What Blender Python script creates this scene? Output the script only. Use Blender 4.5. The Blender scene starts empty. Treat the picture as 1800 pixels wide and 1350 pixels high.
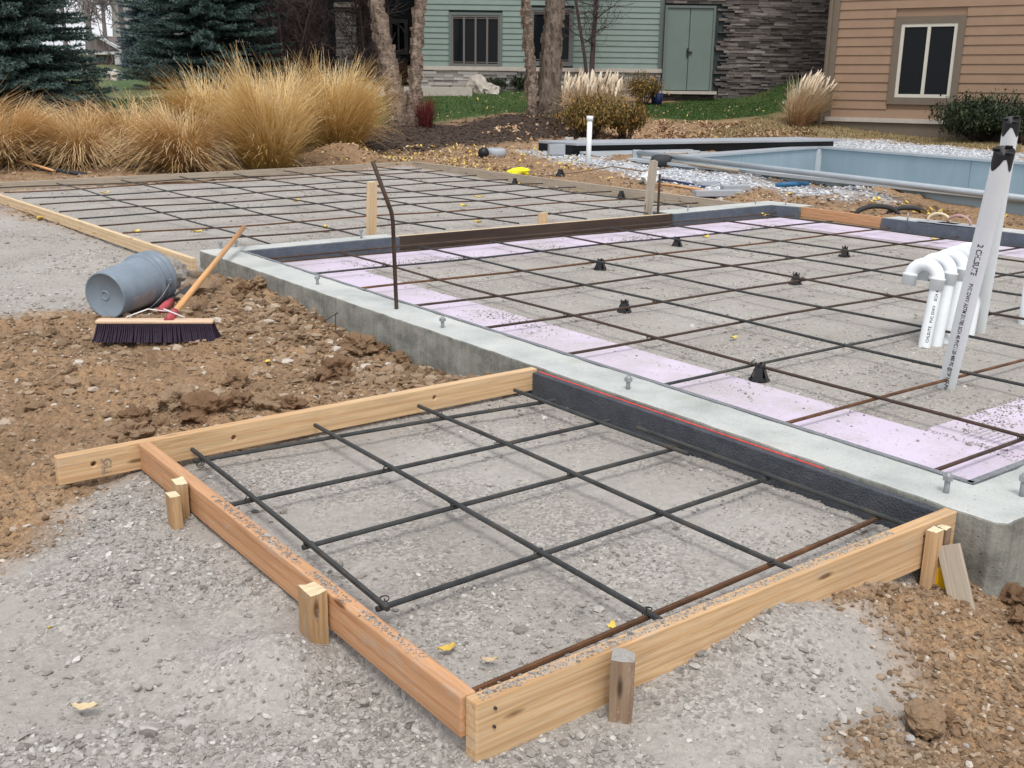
import bpy, math, random
import numpy as np
from mathutils import Vector, Matrix, noise as mnoise
R = math.radians
rng = np.random.default_rng(7)
random.seed(7)

# ------------------------------------------------------------------ camera, world, sun, exposure
S = bpy.context.scene
COL = S.collection
FPX = 1860.0
PITCH, ROLL, YAW, CAMH = R(15.60), R(-0.78), R(37.45), 1.13
def _basis():
    cp, sp = math.cos(PITCH), math.sin(PITCH)
    m = np.array([[1, 0, 0], [0, -sp, -cp], [0, cp, -sp]])
    c, s = math.cos(ROLL), math.sin(ROLL)
    m = np.array([[c, s, 0], [-s, c, 0], [0, 0, 1]]) @ m
    w = np.array([[math.cos(YAW), -math.sin(YAW), 0], [math.sin(YAW), math.cos(YAW), 0], [0, 0, 1]])
    return m @ w
CM = _basis()
CAM = np.array([0, 0, CAMH])
cd = bpy.data.cameras.new('camera'); cam = bpy.data.objects.new('camera', cd); COL.objects.link(cam)
cd.sensor_width = 36; cd.lens = 36 * FPX / 1800; cd.clip_start = 0.05; cd.clip_end = 600
cam.matrix_world = Matrix([[CM[0][i], -CM[1][i], -CM[2][i], CAM[i]] for i in range(3)] + [[0, 0, 0, 1]])
S.camera = cam
S.render.resolution_x, S.render.resolution_y = 1024, 768
S.view_settings.view_transform = 'Standard'; S.view_settings.look = 'None'
S.view_settings.gamma = 1; S.view_settings.exposure = 0.55

SUN_EL, SUN_AZ = R(58), R(215)        # azimuth measured in world u,v axes (from +v clockwise)
world = bpy.data.worlds.new('World'); S.world = world; world.use_nodes = True
nt = world.node_tree; nt.nodes.clear()
sky = nt.nodes.new('ShaderNodeTexSky'); sky.sky_type = 'NISHITA'; sky.sun_disc = False
sky.sun_elevation = SUN_EL; sky.sun_rotation = SUN_AZ; sky.dust_density = 4
cl = nt.nodes.new('ShaderNodeRGB'); cl.outputs[0].default_value = (7.4, 7.5, 7.9, 1)   # cloud layer covering most of the sky
mx = nt.nodes.new('ShaderNodeMix'); mx.data_type = 'RGBA'; mx.inputs[0].default_value = 0.72
nt.links.new(sky.outputs[0], mx.inputs[6]); nt.links.new(cl.outputs[0], mx.inputs[7])
bg = nt.nodes.new('ShaderNodeBackground'); bg.inputs[1].default_value = 0.108
wo = nt.nodes.new('ShaderNodeOutputWorld')
nt.links.new(mx.outputs[2], bg.inputs[0]); nt.links.new(bg.outputs[0], wo.inputs[0])
sl = bpy.data.lights.new('sun', 'SUN'); sl.energy = 1.5; sl.angle = R(18); sl.color = (1, 0.97, 0.93)
so = bpy.data.objects.new('sun', sl); COL.objects.link(so)
sd = Vector((math.sin(SUN_AZ) * math.cos(SUN_EL), math.cos(SUN_AZ) * math.cos(SUN_EL), math.sin(SUN_EL)))
so.rotation_euler = sd.to_track_quat('Z', 'Y').to_euler()

# ------------------------------------------------------------------ where a picture point lies in the place
def ray(x, y): return CM.T @ np.array([(x - 900) / FPX, (y - 675) / FPX, 1.0])
def P(x, y, z=0.0):                      # on the level z
    d = ray(x, y); return CAM + d * ((z - CAMH) / d[2])
def PD(x, y, dist): return CAM + ray(x, y) * dist       # at a forward distance
def depth(p): return float(CM[2] @ (np.array(p) - CAM))
def mpp(p): return depth(p) / FPX        # metres per photo pixel there
def A3(*a): return np.array(a, float)
HR = A3(CM[0][0], CM[0][1], 0); HR /= np.linalg.norm(HR)      # level right
HF = A3(CM[2][0], CM[2][1], 0); HF /= np.linalg.norm(HF)      # level forward
UP = A3(0, 0, 1); UX = A3(1, 0, 0); VX = A3(0, 1, 0)

# ------------------------------------------------------------------ mesh builder
class MB:
    def __init__(s): s.V = []; s.L = []; s.C = []; s.F = []; s.n = 0
    def add(s, V, F, lc=None, col=0.5):
        V = np.asarray(V, float).reshape(-1, 3); n = len(V)
        s.V.append(V); s.L.append(V.copy() if lc is None else np.asarray(lc, float).reshape(-1, 3))
        s.C.append(np.full(n, col) if np.isscalar(col) else np.asarray(col, float))
        if isinstance(F, np.ndarray): s.F.append(F + s.n)
        else:
            by = {}
            for f in F: by.setdefault(len(f), []).append(f)
            for k, v in by.items(): s.F.append(np.array(v, int) + s.n)
        s.n += n; return s
    def obox(s, c, X, Y, Z, col=0.5):     # centre and three half-axes
        c, X, Y, Z = [np.asarray(a, float) for a in (c, X, Y, Z)]
        sg = np.array([[a, b, d] for a in (-1, 1) for b in (-1, 1) for d in (-1, 1)], float)
        V = c + sg[:, :1] * X + sg[:, 1:2] * Y + sg[:, 2:] * Z
        lx = [np.linalg.norm(a) for a in (X, Y, Z)]
        off = rng.uniform(0, 30, 3)
        lc = sg * np.array(lx) + off
        F = [(0, 1, 3, 2), (4, 6, 7, 5), (0, 4, 5, 1), (2, 3, 7, 6), (0, 2, 6, 4), (1, 5, 7, 3)]
        if np.dot(np.cross(X, Y), Z) < 0: F = [f[::-1] for f in F]
        return s.add(V, F, lc, col)
    def beam(s, a, b, w, h, up=UP, col=0.5):   # bar from a to b; w sideways, h along up (centred)
        a = np.asarray(a, float); b = np.asarray(b, float); d = b - a; L = np.linalg.norm(d); d /= L
        sd_ = np.cross(d, up); sd_ /= np.linalg.norm(sd_); u = np.cross(sd_, d)
        return s.obox((a + b) / 2, d * L / 2, sd_ * w / 2, u * h / 2, col)
    def tube(s, pts, r, n=8, cap=True, col=0.5, seed=None):
        pts = np.asarray(pts, float); k = len(pts); r = np.full(k, r) if np.isscalar(r) else np.asarray(r, float)
        T = np.gradient(pts, axis=0); T /= np.linalg.norm(T, axis=1)[:, None] + 1e-12
        ref = A3(0, 0, 1) if abs(T[0][2]) < 0.9 else A3(1, 0, 0)
        N = np.zeros_like(pts); x = np.cross(T[0], ref); x /= np.linalg.norm(x)
        for i in range(k):
            x = x - T[i] * (x @ T[i]); x /= np.linalg.norm(x) + 1e-12; N[i] = x
        Bn = np.cross(T, N); a = np.arange(n) * 2 * math.pi / n
        V = (pts[:, None] + r[:, None, None] * (np.cos(a)[None, :, None] * N[:, None] + np.sin(a)[None, :, None] * Bn[:, None])).reshape(-1, 3)
        L = np.r_[0, np.cumsum(np.linalg.norm(np.diff(pts, axis=0), axis=1))]
        lc = np.stack([np.repeat(L, n), np.tile(np.cos(a), k) * .02, np.tile(np.sin(a), k) * .02], 1) + rng.uniform(0, 30, 3)
        i = np.arange(k - 1)[:, None] * n; j = np.arange(n)[None]; jn = (j + 1) % n
        F = np.stack([i + j, i + jn, i + n + jn, i + n + j], -1).reshape(-1, 4)
        if not np.isscalar(col): col = np.repeat(col, n)
        m0 = s.n; s.add(V, F, lc, col)
        if cap:
            s.F.append(np.array([[m0 + q for q in range(n)][::-1]])); s.F.append(np.array([[m0 + (k - 1) * n + q for q in range(n)]]))
        return s
    def prism(s, poly, z0, z1, col=0.5):   # poly counter-clockwise (u,v)
        poly = [tuple(p[:2]) for p in poly]; n = len(poly)
        ar = sum(poly[i][0] * poly[(i + 1) % n][1] - poly[(i + 1) % n][0] * poly[i][1] for i in range(n))
        if ar < 0: poly = poly[::-1]
        V = [(x, y, z0) for x, y in poly] + [(x, y, z1) for x, y in poly]
        F = [tuple(range(n))[::-1], tuple(range(n, 2 * n))] + [(i, (i + 1) % n, n + (i + 1) % n, n + i) for i in range(n)]
        return s.add(V, F, None, col)
    def lathe(s, c, ax, prof, n=24, col=0.5):   # prof: (radius, height) along axis
        c = np.asarray(c, float); ax = np.asarray(ax, float) / np.linalg.norm(ax)
        x = np.cross(ax, A3(0, 0, 1) if abs(ax[2]) < 0.9 else A3(1, 0, 0)); x /= np.linalg.norm(x); y = np.cross(ax, x)
        a = np.arange(n) * 2 * math.pi / n; pr = np.array(prof, float); k = len(pr)
        V = (c + pr[:, 1][:, None, None] * ax + pr[:, 0][:, None, None] * (np.cos(a)[None, :, None] * x + np.sin(a)[None, :, None] * y)).reshape(-1, 3)
        i = np.arange(k - 1)[:, None] * n; j = np.arange(n)[None]; jn = (j + 1) % n
        F = np.stack([i + j, i + jn, i + n + jn, i + n + j], -1).reshape(-1, 4)
        return s.add(V, F, None, col)
    def build(s, name, mat, parent=None, smooth=False, bevel=0, loc=None):
        V = np.concatenate(s.V); L = np.concatenate(s.L); C = np.concatenate(s.C)
        if parent is not None:
            o = parent; org = np.zeros(3)
            while o is not None: org += np.array(o.location); o = o.parent
            V = V - org
        elif loc is not None: V = V - np.asarray(loc, float)
        me = bpy.data.meshes.new(name); me.vertices.add(len(V)); me.vertices.foreach_set('co', V.ravel())
        li = np.concatenate([f.ravel() for f in s.F]); tot = np.concatenate([np.full(len(f), f.shape[1]) for f in s.F])
        me.loops.add(len(li)); me.loops.foreach_set('vertex_index', li.astype(np.int32))
        me.polygons.add(len(tot)); me.polygons.foreach_set('loop_start', np.r_[0, np.cumsum(tot)[:-1]].astype(np.int32))
        me.polygons.foreach_set('use_smooth', np.full(len(tot), bool(smooth)))
        me.update(calc_edges=True)
        a = me.attributes.new('lc', 'FLOAT_VECTOR', 'POINT'); a.data.foreach_set('vector', L.ravel())
        a = me.attributes.new('col', 'FLOAT', 'POINT'); a.data.foreach_set('value', C)
        me.materials.append(mat)
        o = bpy.data.objects.new(name, me); COL.objects.link(o)
        if parent is not None: o.parent = parent
        elif loc is not None: o.location = tuple(loc)
        if bevel:
            b = o.modifiers.new('bevel', 'BEVEL'); b.width = bevel; b.segments = 2; b.limit_method = 'ANGLE'
        return o
def tag(o, label, cat, group=None):
    o['label'] = label; o['category'] = cat
    if group: o['group'] = group
    return o
def thing(name, label, cat, loc, group=None):
    o = bpy.data.objects.new(name, None); COL.objects.link(o); o.location = tuple(loc); o.empty_display_size = .1
    return tag(o, label, cat, group)
def stuff(o, label, cat): tag(o, label, cat); o['kind'] = 'stuff'; return o
def copy_tree(o, parent=None, loc=None):
    c = o.copy(); COL.objects.link(c); c.parent = parent
    if loc is not None: c.location = tuple(loc)
    for ch in list(o.children): copy_tree(ch, c)
    return c

# ------------------------------------------------------------------ materials
def mat(name, rough=0.8, metal=0.0):
    m = bpy.data.materials.new(name); m.use_nodes = True; n = m.node_tree; b = n.nodes['Principled BSDF']
    b.inputs['Roughness'].default_value = rough; b.inputs['Metallic'].default_value = metal
    b.inputs['Specular IOR Level'].default_value = 0.3
    return m, n, b
def N(n, t, **k):
    x = n.nodes.new('ShaderNode' + t)
    for a, v in k.items(): setattr(x, a, v)
    return x
def attr(n, name, out='Vector'): a = N(n, 'Attribute', attribute_name=name); return a.outputs[out]
def mapping(n, src, sc, loc=(0, 0, 0)):
    m = N(n, 'Mapping'); m.inputs['Scale'].default_value = sc; m.inputs['Location'].default_value = loc
    n.links.new(src, m.inputs[0]); return m.outputs[0]
def noise(n, vec, scale, det=4, rough=.6, dist=0):
    t = N(n, 'TexNoise'); t.inputs['Scale'].default_value = scale; t.inputs['Detail'].default_value = det
    t.inputs['Roughness'].default_value = rough; t.inputs['Distortion'].default_value = dist
    n.links.new(vec, t.inputs['Vector']); return t.outputs['Fac']
def voro(n, vec, scale, out='Color', feat='F1'):
    t = N(n, 'TexVoronoi', feature=feat); t.inputs['Scale'].default_value = scale; n.links.new(vec, t.inputs['Vector']); return t.outputs[out]
def ramp(n, fac, stops):
    r = N(n, 'ValToRGB'); e = r.color_ramp.elements
    while len(e) < len(stops): e.new(0.5)
    for el, (p, c) in zip(e, stops):
        el.position = p; el.color = (c, c, c, 1) if np.isscalar(c) else tuple(c) + (1,)
    n.links.new(fac, r.inputs[0]); return r.outputs[0]
def mix(n, f, a, b, mode='MIX'):
    m = N(n, 'Mix', data_type='RGBA', blend_type=mode)
    for ix, v in ((0, f), (6, a), (7, b)):
        sck = m.inputs[ix]
        if hasattr(v, 'links'): n.links.new(v, sck)
        elif np.isscalar(v): sck.default_value = v if ix == 0 else (v, v, v, 1)
        else: sck.default_value = tuple(v) + (1,)
    return m.outputs[2]
def math_(n, op, a, b=0.0):
    m = N(n, 'Math', operation=op)
    for sck, v in ((m.inputs[0], a), (m.inputs[1], b)):
        if hasattr(v, 'links'): n.links.new(v, sck)
        else: sck.default_value = v
    return m.outputs[0]
def bump(n, b, h, dist, strength=1.0, prev=None):
    u = N(n, 'Bump'); u.inputs['Distance'].default_value = dist; u.inputs['Strength'].default_value = strength
    n.links.new(h, u.inputs['Height'])
    if prev is not None: n.links.new(prev, u.inputs['Normal'])
    n.links.new(u.outputs[0], b.inputs['Normal']); return u.outputs[0]
def objco(n): return N(n, 'TexCoord').outputs['Object']
def geo(n): return N(n, 'NewGeometry').outputs['Position']

def wood(name, light, dark, dust=0.0, knots=True, rough=.75):
    m, n, b = mat(name, rough); lc = attr(n, 'lc')
    g = noise(n, mapping(n, lc, (1.6, 30, 30)), 1.0, 6, .62, 1.2)
    g2 = noise(n, mapping(n, lc, (5, 140, 140)), 1.0, 3, .6)
    c = ramp(n, g, [(.3, dark), (.46, light), (.56, [a * .86 for a in light]), (.7, [a * .6 + d * .4 for a, d in zip(light, dark)])])
    c = mix(n, .35, c, ramp(n, g2, [(.3, .45), (.7, 1.0)]), 'MULTIPLY')
    if knots:
        k = voro(n, mapping(n, lc, (3.4, 14, 14)), 1.0, 'Distance')
        kr = ramp(n, k, [(.07, 1.0), (.13, 0.0)])
        c = mix(n, kr, c, [d * .45 for d in dark])
    wv = N(n, 'TexWave', wave_type='BANDS', bands_direction='Z'); n.links.new(mapping(n, lc, (.35, 3, 11)), wv.inputs[0]); wv.inputs['Scale'].default_value = .9; wv.inputs['Distortion'].default_value = 8; wv.inputs['Detail'].default_value = 3; wv.inputs['Detail Scale'].default_value = .7
    c = mix(n, .45, c, mix(n, ramp(n, wv.outputs['Fac'], [(.6, 0.0), (.95, 1.0)]), (1, 1, 1), [min(1, a * 1.25) for a in (.62, .50, .40)]), 'MULTIPLY')
    st = noise(n, mapping(n, lc, (3, 9, 9), (7, 3, 1)), 1.0, 6, .75)
    sp_ = noise(n, mapping(n, lc, (40, 60, 60)), 1.0, 4, .8); c = mix(n, ramp(n, sp_, [(.60, 0.0), (.68, .55)]), c, (.40, .37, .33))
    c = mix(n, ramp(n, st, [(.56, 0.0), (.72, .4 + dust * .5)]), c, (.42, .39, .34))
    n.links.new(c, b.inputs['Base Color']); bump(n, b, g2, .0015, .6)
    return m
M = {}
M['wood_fresh'] = wood('fresh_pine', (.68, .47, .265), (.44, .265, .12), .5)
M['wood_pale'] = wood('pale_pine', (.72, .55, .34), (.47, .32, .17), .5)
M['wood_red'] = wood('red_fir', (.60, .335, .175), (.36, .165, .07), .45)
M['wood_grey'] = wood('weathered_board', (.44, .38, .30), (.24, .19, .14), .8)
M['wood_stake'] = wood('old_stake_wood', (.30, .21, .14), (.13, .09, .06), .5)
M['wood_tan'] = wood('tan_stake_wood', (.50, .33, .17), (.27, .15, .07), .3)
M['wood_cut'] = wood('cut_end_grain', (.80, .70, .47), (.62, .48, .25), .1, False)
M['wood_handle'] = wood('handle_wood', (.72, .40, .17), (.55, .27, .10), .1, False, .5)

m, n, b = mat('brown_coated_board', .55); lc = attr(n, 'lc')
c = ramp(n, noise(n, mapping(n, lc, (2, 12, 12)), 1, 5), [(.3, (.03, .019, .013)), (.7, (.065, .043, .03))])
n.links.new(c, b.inputs['Base Color']); M['board_dark'] = m

m, n, b = mat('cast_concrete', .9); g = geo(n)
st = noise(n, mapping(n, g, (30, 30, 1.6)), 1.0, 7, .8, .4); bl2 = noise(n, mapping(n, g, (5, 5, 8)), 1.0, 6, .75)
bl = noise(n, g, 2.2, 5, .65); fi = noise(n, g, 90, 3, .7)
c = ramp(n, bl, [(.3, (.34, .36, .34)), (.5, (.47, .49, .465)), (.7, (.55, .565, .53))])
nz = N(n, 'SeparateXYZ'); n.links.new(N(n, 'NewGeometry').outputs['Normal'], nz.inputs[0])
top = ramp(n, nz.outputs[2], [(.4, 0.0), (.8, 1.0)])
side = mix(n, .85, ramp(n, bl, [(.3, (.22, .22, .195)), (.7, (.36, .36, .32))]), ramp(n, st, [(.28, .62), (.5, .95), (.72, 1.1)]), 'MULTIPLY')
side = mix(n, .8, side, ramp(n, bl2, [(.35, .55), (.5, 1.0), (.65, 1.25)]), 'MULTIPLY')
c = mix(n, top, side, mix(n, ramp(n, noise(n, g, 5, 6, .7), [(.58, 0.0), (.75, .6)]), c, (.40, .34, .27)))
c = mix(n, .35, c, ramp(n, fi, [(.3, .6), (.65, 1.0)]), 'MULTIPLY')
po = voro(n, g, 38, 'Distance'); pr = ramp(n, po, [(.05, 0.0), (.13, 1.0)])
c = mix(n, .5, c, pr, 'MULTIPLY')
n.links.new(c, b.inputs['Base Color'])
x = bump(n, b, fi, .003, .7); x = bump(n, b, st, .002, .35, x); x = bump(n, b, bl2, .006, .5, x); bump(n, b, pr, .003, .5, x); M['concrete'] = m

def foam(name, c0, c1, sc=140, amt=.003):
    m, n, b = mat(name, .85); g = geo(n); v = voro(n, g, sc, 'Distance'); l = noise(n, g, 12, 5, .7)
    c = mix(n, .5, ramp(n, l, [(.3, c0), (.7, c1)]), ramp(n, noise(n, g, 260, 2), [(.35, .4), (.65, 1.3)]), 'MULTIPLY')
    n.links.new(c, b.inputs['Base Color']); x = bump(n, b, v, amt, .8); bump(n, b, l, .01, .35, x); return m
M['foam_black'] = foam('charcoal_foam', (.045, .05, .06), (.085, .092, .105))
M['foam_blue'] = foam('blue_grey_foam', (.075, .09, .115), (.115, .135, .165), 60, .002)
M['foam_edge'] = foam('grey_foam_edge', (.16, .17, .18), (.24, .25, .26), 90, .002)

m, n, b = mat('pink_foam', .6); g = geo(n)
l = noise(n, g, 3, 6, .7); c = ramp(n, l, [(.35, (.61, .53, .64)), (.6, (.56, .485, .59)), (.8, (.50, .44, .52))])
d1 = noise(n, g, 1.7, 6, .75); c = mix(n, ramp(n, d1, [(.45, 0.05), (.64, .8)]), c, (.42, .385, .375))
sp = noise(n, g, 70, 2, .5); c = mix(n, ramp(n, sp, [(.66, 0.0), (.7, .8)]), c, (.28, .26, .24))
sx = N(n, 'SeparateXYZ'); n.links.new(g, sx.inputs[0])
n.links.new(c, b.inputs['Base Color']); bump(n, b, l, .004, .3); M['foam_pink'] = m

def steel(name, stops, sc=9):
    m, n, b = mat(name, .55, .35); g = geo(n); l = noise(n, g, sc, 5, .7)
    n.links.new(ramp(n, l, stops), b.inputs['Base Color']); bump(n, b, noise(n, g, 300, 2), .0006, .6); return m
M['rebar'] = steel('dark_rebar', [(.35, (.035, .037, .038)), (.55, (.06, .062, .06)), (.72, (.10, .075, .05))])
M['rebar_brown'] = steel('browned_rebar', [(.35, (.05, .035, .026)), (.6, (.085, .055, .038)), (.75, (.13, .07, .035))])
M['rebar_rust'] = steel('rusty_rebar', [(.3, (.07, .038, .022)), (.55, (.145, .07, .034)), (.75, (.22, .11, .05))])
M['bolt'] = steel('galvanised_bolt', [(.3, (.24, .25, .26)), (.7, (.36, .37, .38))], 30)
def plain(name, c, rough=.6, metal=0, var=.15, sc=8, bmp=0):
    m, n, b = mat(name, rough, metal); g = geo(n); l = noise(n, g, sc, 5, .65)
    n.links.new(ramp(n, l, [(.3, [a * (1 - var) for a in c]), (.7, [min(1, a * (1 + var)) for a in c])]), b.inputs['Base Color'])
    if bmp: bump(n, b, l, bmp, .6)
    return m
M['pvc'] = plain('white_pvc', (.74, .78, .79), .35, 0, .04, 6)
M['pvc_fit'] = plain('white_pvc_fitting', (.74, .78, .80), .25, 0, .02, 6)
M['ink'] = plain('black_ink', (.02, .02, .025), .6)
M['ink_faint'] = plain('faint_ink', (.22, .20, .17), .7)
M['ink_red'] = plain('red_chalk_line', (.85, .07, .06), .7, 0, .35, 30)
M['black_plastic'] = plain('black_plastic', (.018, .018, .02), .45)
M['bucket'] = plain('grey_bucket_plastic', (.19, .235, .28), .42, 0, .12, 9)
M['label'] = plain('worn_label', (.30, .30, .31), .6, 0, .25, 22)
M['bristle'] = plain('purple_bristle', (.028, .018, .034), .7, 0, .3, 60)
M['broom_block'] = wood('broom_block_wood', (.74, .55, .38), (.62, .42, .28), 0, False, .5)
M['wire'] = plain('white_wire', (.7, .7, .7), .4)
M['red_paint'] = plain('red_grip', (.40, .07, .08), .5)
M['yellow'] = plain('yellow_plastic', (.72, .42, .01), .4)
M['flag_yellow'] = plain('bright_yellow_plastic', (.9, .85, .02), .5)
M['steel_grey'] = plain('grey_painted_steel', (.36, .40, .43), .45, .2, .1, 3)
M['steel_light'] = plain('light_aluminium', (.50, .54, .57), .35, .3, .08, 2)
M['lid_grey'] = plain('grey_lid', (.33, .35, .38), .6, 0, .08, 2)
M['blackish'] = plain('cavity_shade_black', (.012, .014, .017), .4)
M['blue_tool'] = plain('blue_tool', (.03, .13, .26), .5)
M['navy'] = plain('navy_handle', (.02, .03, .10), .5)
M['dark_rubber'] = plain('dark_rubber', (.035, .037, .04), .7)
M['cloth_white'] = plain('white_plastic_sheet', (.62, .66, .66), .6, 0, .1, 12, .01)
m, n, b = mat('pool_panel', .35); g = geo(n)
l = noise(n, mapping(n, g, (2, 2, .6)), 1, 5, .6); sm = noise(n, mapping(n, g, (1.5, 1.5, 3), (5, 5, 5)), 1, 7, .75, 1.5)
c = ramp(n, l, [(.3, (.27, .355, .40)), (.7, (.33, .415, .46))]); c = mix(n, ramp(n, sm, [(.6, 0.0), (.72, .55)]), c, (.42, .52, .57))
n.links.new(c, b.inputs['Base Color']); M['pool'] = m

# ------------------------------------------------------------------ ground: height and zones
_h = np.random.default_rng(3).random((256, 256))
def vn(x, y):
    xi = np.floor(x).astype(int); yi = np.floor(y).astype(int); fx = x - xi; fy = y - yi
    fx = fx * fx * (3 - 2 * fx); fy = fy * fy * (3 - 2 * fy)
    a = _h[xi & 255, yi & 255]; b_ = _h[(xi + 1) & 255, yi & 255]; c_ = _h[xi & 255, (yi + 1) & 255]; d_ = _h[(xi + 1) & 255, (yi + 1) & 255]
    return (a * (1 - fx) + b_ * fx) * (1 - fy) + (c_ * (1 - fx) + d_ * fx) * fy * 1.0
def fbm(x, y, sc, octv=4, g=.5):
    s_ = np.zeros_like(x, dtype=float); a = 1.0; t = 0
    for i in range(octv):
        s_ += a * (vn(x * sc + 17.3 * i, y * sc + 9.1 * i) - .5); t += a; a *= g; sc *= 2.03
    return s_ / t
ZP = [  # (px, py, level)
 (100, 1300, -.13), (500, 1340, -.13), (1000, 1345, -.14), (1300, 1250, -.13), (650, 1200, -.14), (1500, 1345, -.15), (1750, 1300, -.2),
 (300, 960, -.125), (100, 1100, -.12), (450, 1010, -.10), (700, 1190, -.12), (250, 900, -.10), (330, 880, -.09), (1250, 1110, -.095), (1400, 1100, -.115), (1600, 1060, -.17), (1780, 1090, -.25), (1700, 1100, -.2),
 (50, 800, -.15), (0, 900, -.15), (200, 860, -.125), (100, 640, -.2), (300, 640, -.2), (430, 680, -.17), (560, 700, -.15), (700, 690, -.13), (200, 560, -.17), (60, 560, -.16),
 (100, 450, -.11), (0, 400, -.1), (250, 450, -.11), (320, 500, -.15), (0, 345, -.1),
 (0, 303, -.06), (300, 297, -.07), (520, 290, -.05), (730, 277, 0), (900, 300, -.06), (1000, 310, -.07), (1120, 325, -.09), (1300, 347, -.1), (1400, 350, -.1), (1600, 378, -.1), (1790, 403, -.1),
 (1150, 288, .06), (1040, 275, .05), (1300, 308, .06), (1500, 332, .05), (1640, 352, .0)]
DP = [  # (px, py, forward distance)
 (1440, 245, 24.5), (1600, 257, 21.5), (1790, 275, 19), (1250, 242, 24), (1100, 245, 22.5), (1500, 225, 26), (1455, 208, 28), (1790, 240, 25), (1650, 225, 26.2),
 (1200, 163, 30), (1140, 200, 26), (1330, 178, 28.5), (1300, 146, 29.2), (1380, 128, 29.2), (1450, 104, 29.2), (1520, 84, 29.3), (1420, 150, 28), (1250, 161, 29.4), (1100, 225, 24),
 (1000, 150, 30), (930, 151, 30), (800, 153, 30), (700, 157, 30), (600, 158, 30), (955, 203, 22), (710, 220, 20.5), (850, 218, 21.5), (850, 245, 19.5), (640, 262, 18), (960, 235, 20.5), (900, 262, 18.5), (500, 200, 23),
 (450, 240, 19), (200, 240, 18), (0, 250, 17.5), (200, 178, 29), (230, 135, 44), (180, 120, 60), (100, 118, 62), (400, 155, 32), (50, 200, 23), (-200, 230, 20), (-300, 130, 45)]
cp_ = [tuple(P(*a)) for a in ZP] + [tuple(PD(*a)) for a in DP]
cp_ += [(2.70, 6.29, -.09), (2.70, 5.7, -.14), (2.70, 5.3, -.16), (2.7, 4.8, -.2), (2.7, 4.15, -.185), (2.7, 3.8, -.14), (2.6, 3.5, -.12), (2.45, 6.6, -.14),
        (0, 0, -.15), (-2, 0, -.15), (0, -3, -.2), (-6, 4, -.15), (-5, 9, -.1), (2.7, 1.2, -.26), (3.5, 1.1, -.27), (5, 0, -.2), (10, 2, -.15), (14, 0, 0), (25, 5, .5), (45, 12, 1.5), (60, 60, 4), (20, 80, 3.5), (-30, 60, 2.5), (-20, 20, 0.3), (-30, -10, 0), (10, -20, 0)]
cp_ = np.array(cp_)
def _ker(d): return np.sqrt(d * d + .0225)
_K = _ker(np.linalg.norm(cp_[:, None, :2] - cp_[None, :, :2], axis=2)); _K += np.eye(len(cp_)) * 0
_w = np.linalg.solve(np.block([[_K, np.ones((len(cp_), 1))], [np.ones((1, len(cp_))), np.zeros((1, 1))]]), np.r_[cp_[:, 2], 0])
def hbase(u, v):
    u = np.atleast_1d(np.asarray(u, float)); v = np.atleast_1d(np.asarray(v, float)); sh = u.shape; u = u.ravel(); v = v.ravel()
    o = np.empty(len(u))
    for i in range(0, len(u), 40000):
        uu, vv = u[i:i + 40000], v[i:i + 40000]
        o[i:i + 40000] = _ker(np.hypot(uu[:, None] - cp_[:, 0], vv[:, None] - cp_[:, 1])) @ _w[:-1] + _w[-1]
    r = np.hypot(u, v); t = np.clip((r - 60) / 30, 0, 1); o = o * (1 - t) + 3.0 * t
    return o.reshape(sh)
_ts = np.geomspace(1.2, 90, 500)
def G(px, py):           # the point of the ground seen at a picture point
    d = ray(px, py); p = CAM + _ts[:, None] * d
    df = p[:, 2] - hbase(p[:, 0], p[:, 1]); k = np.argmax(df < 0)
    if df[k] >= 0: k = len(_ts) - 1
    a = df[k - 1] / (df[k - 1] - df[k] + 1e-12); t = _ts[k - 1] + a * (_ts[k] - _ts[k - 1]); return CAM + t * d
def GP(pts): return np.array([G(*p)[:2] for p in pts])
def sdist(u, v, poly):   # positive inside
    poly = np.asarray(poly); n_ = len(poly); ins = np.zeros(u.shape, bool); dm = np.full(u.shape, 1e9)
    for i in range(n_):
        a = poly[i]; b_ = poly[(i + 1) % n_]; e = b_ - a
        t = np.clip(((u - a[0]) * e[0] + (v - a[1]) * e[1]) / (e @ e), 0, 1)
        dm = np.minimum(dm, np.hypot(u - a[0] - t * e[0], v - a[1] - t * e[1]))
        c_ = (a[1] > v) != (b_[1] > v)
        ins ^= c_ & (u < (b_[0] - a[0]) * (v - a[1]) / (b_[1] - a[1] + 1e-12) + a[0])
    return np.where(ins, dm, -dm)
def sm01(x): x = np.clip(x, 0, 1); return x * x * (3 - 2 * x)
PAD = np.array([(1.04, 1.46), (2.69, 1.46), (2.69, 3.36), (1.04, 3.35)])
FND = np.array([(2.82, 1.42), (9.3, 1.42), (9.0, 4.4), (8.93, 5.9), (8.97, 7.3), (2.90, 7.2)])
FPD = np.array([(2.62, 7.2), (8.75, 7.33), (9.1, 14.46), (2.5, 13.45)])
Z_G = [np.array(list(map(tuple, GP([(0, 1000), (120, 955), (165, 890), (262, 840), (420, 800)]))) + [(2.7, 3.36), (2.7, 1.44)] + list(map(tuple, GP([(1500, 1065), (1590, 1125), (1630, 1185), (1610, 1270), (1540, 1349)]))) + [(1.2, -1), (-7, -3), (-7, 3.5)]),
       np.array([(-4, 12.2)] + list(map(tuple, GP([(0, 362), (350, 472), (330, 505), (150, 540), (0, 552)]))) + [(-3, 6.2)])]
Z_W = [GP([(930, 268), (985, 262), (1060, 282), (1190, 297), (1330, 322), (1560, 352), (1500, 330), (1330, 330), (1270, 345), (1180, 318), (1050, 296), (980, 280)]),
       GP([(1150, 290), (1500, 335), (1500, 348), (1400, 342), (1330, 330), (1150, 305)]),
       GP([(1450, 243), (1560, 248), (1660, 258), (1799, 272), (1799, 292), (1600, 275), (1440, 262)])]
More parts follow.
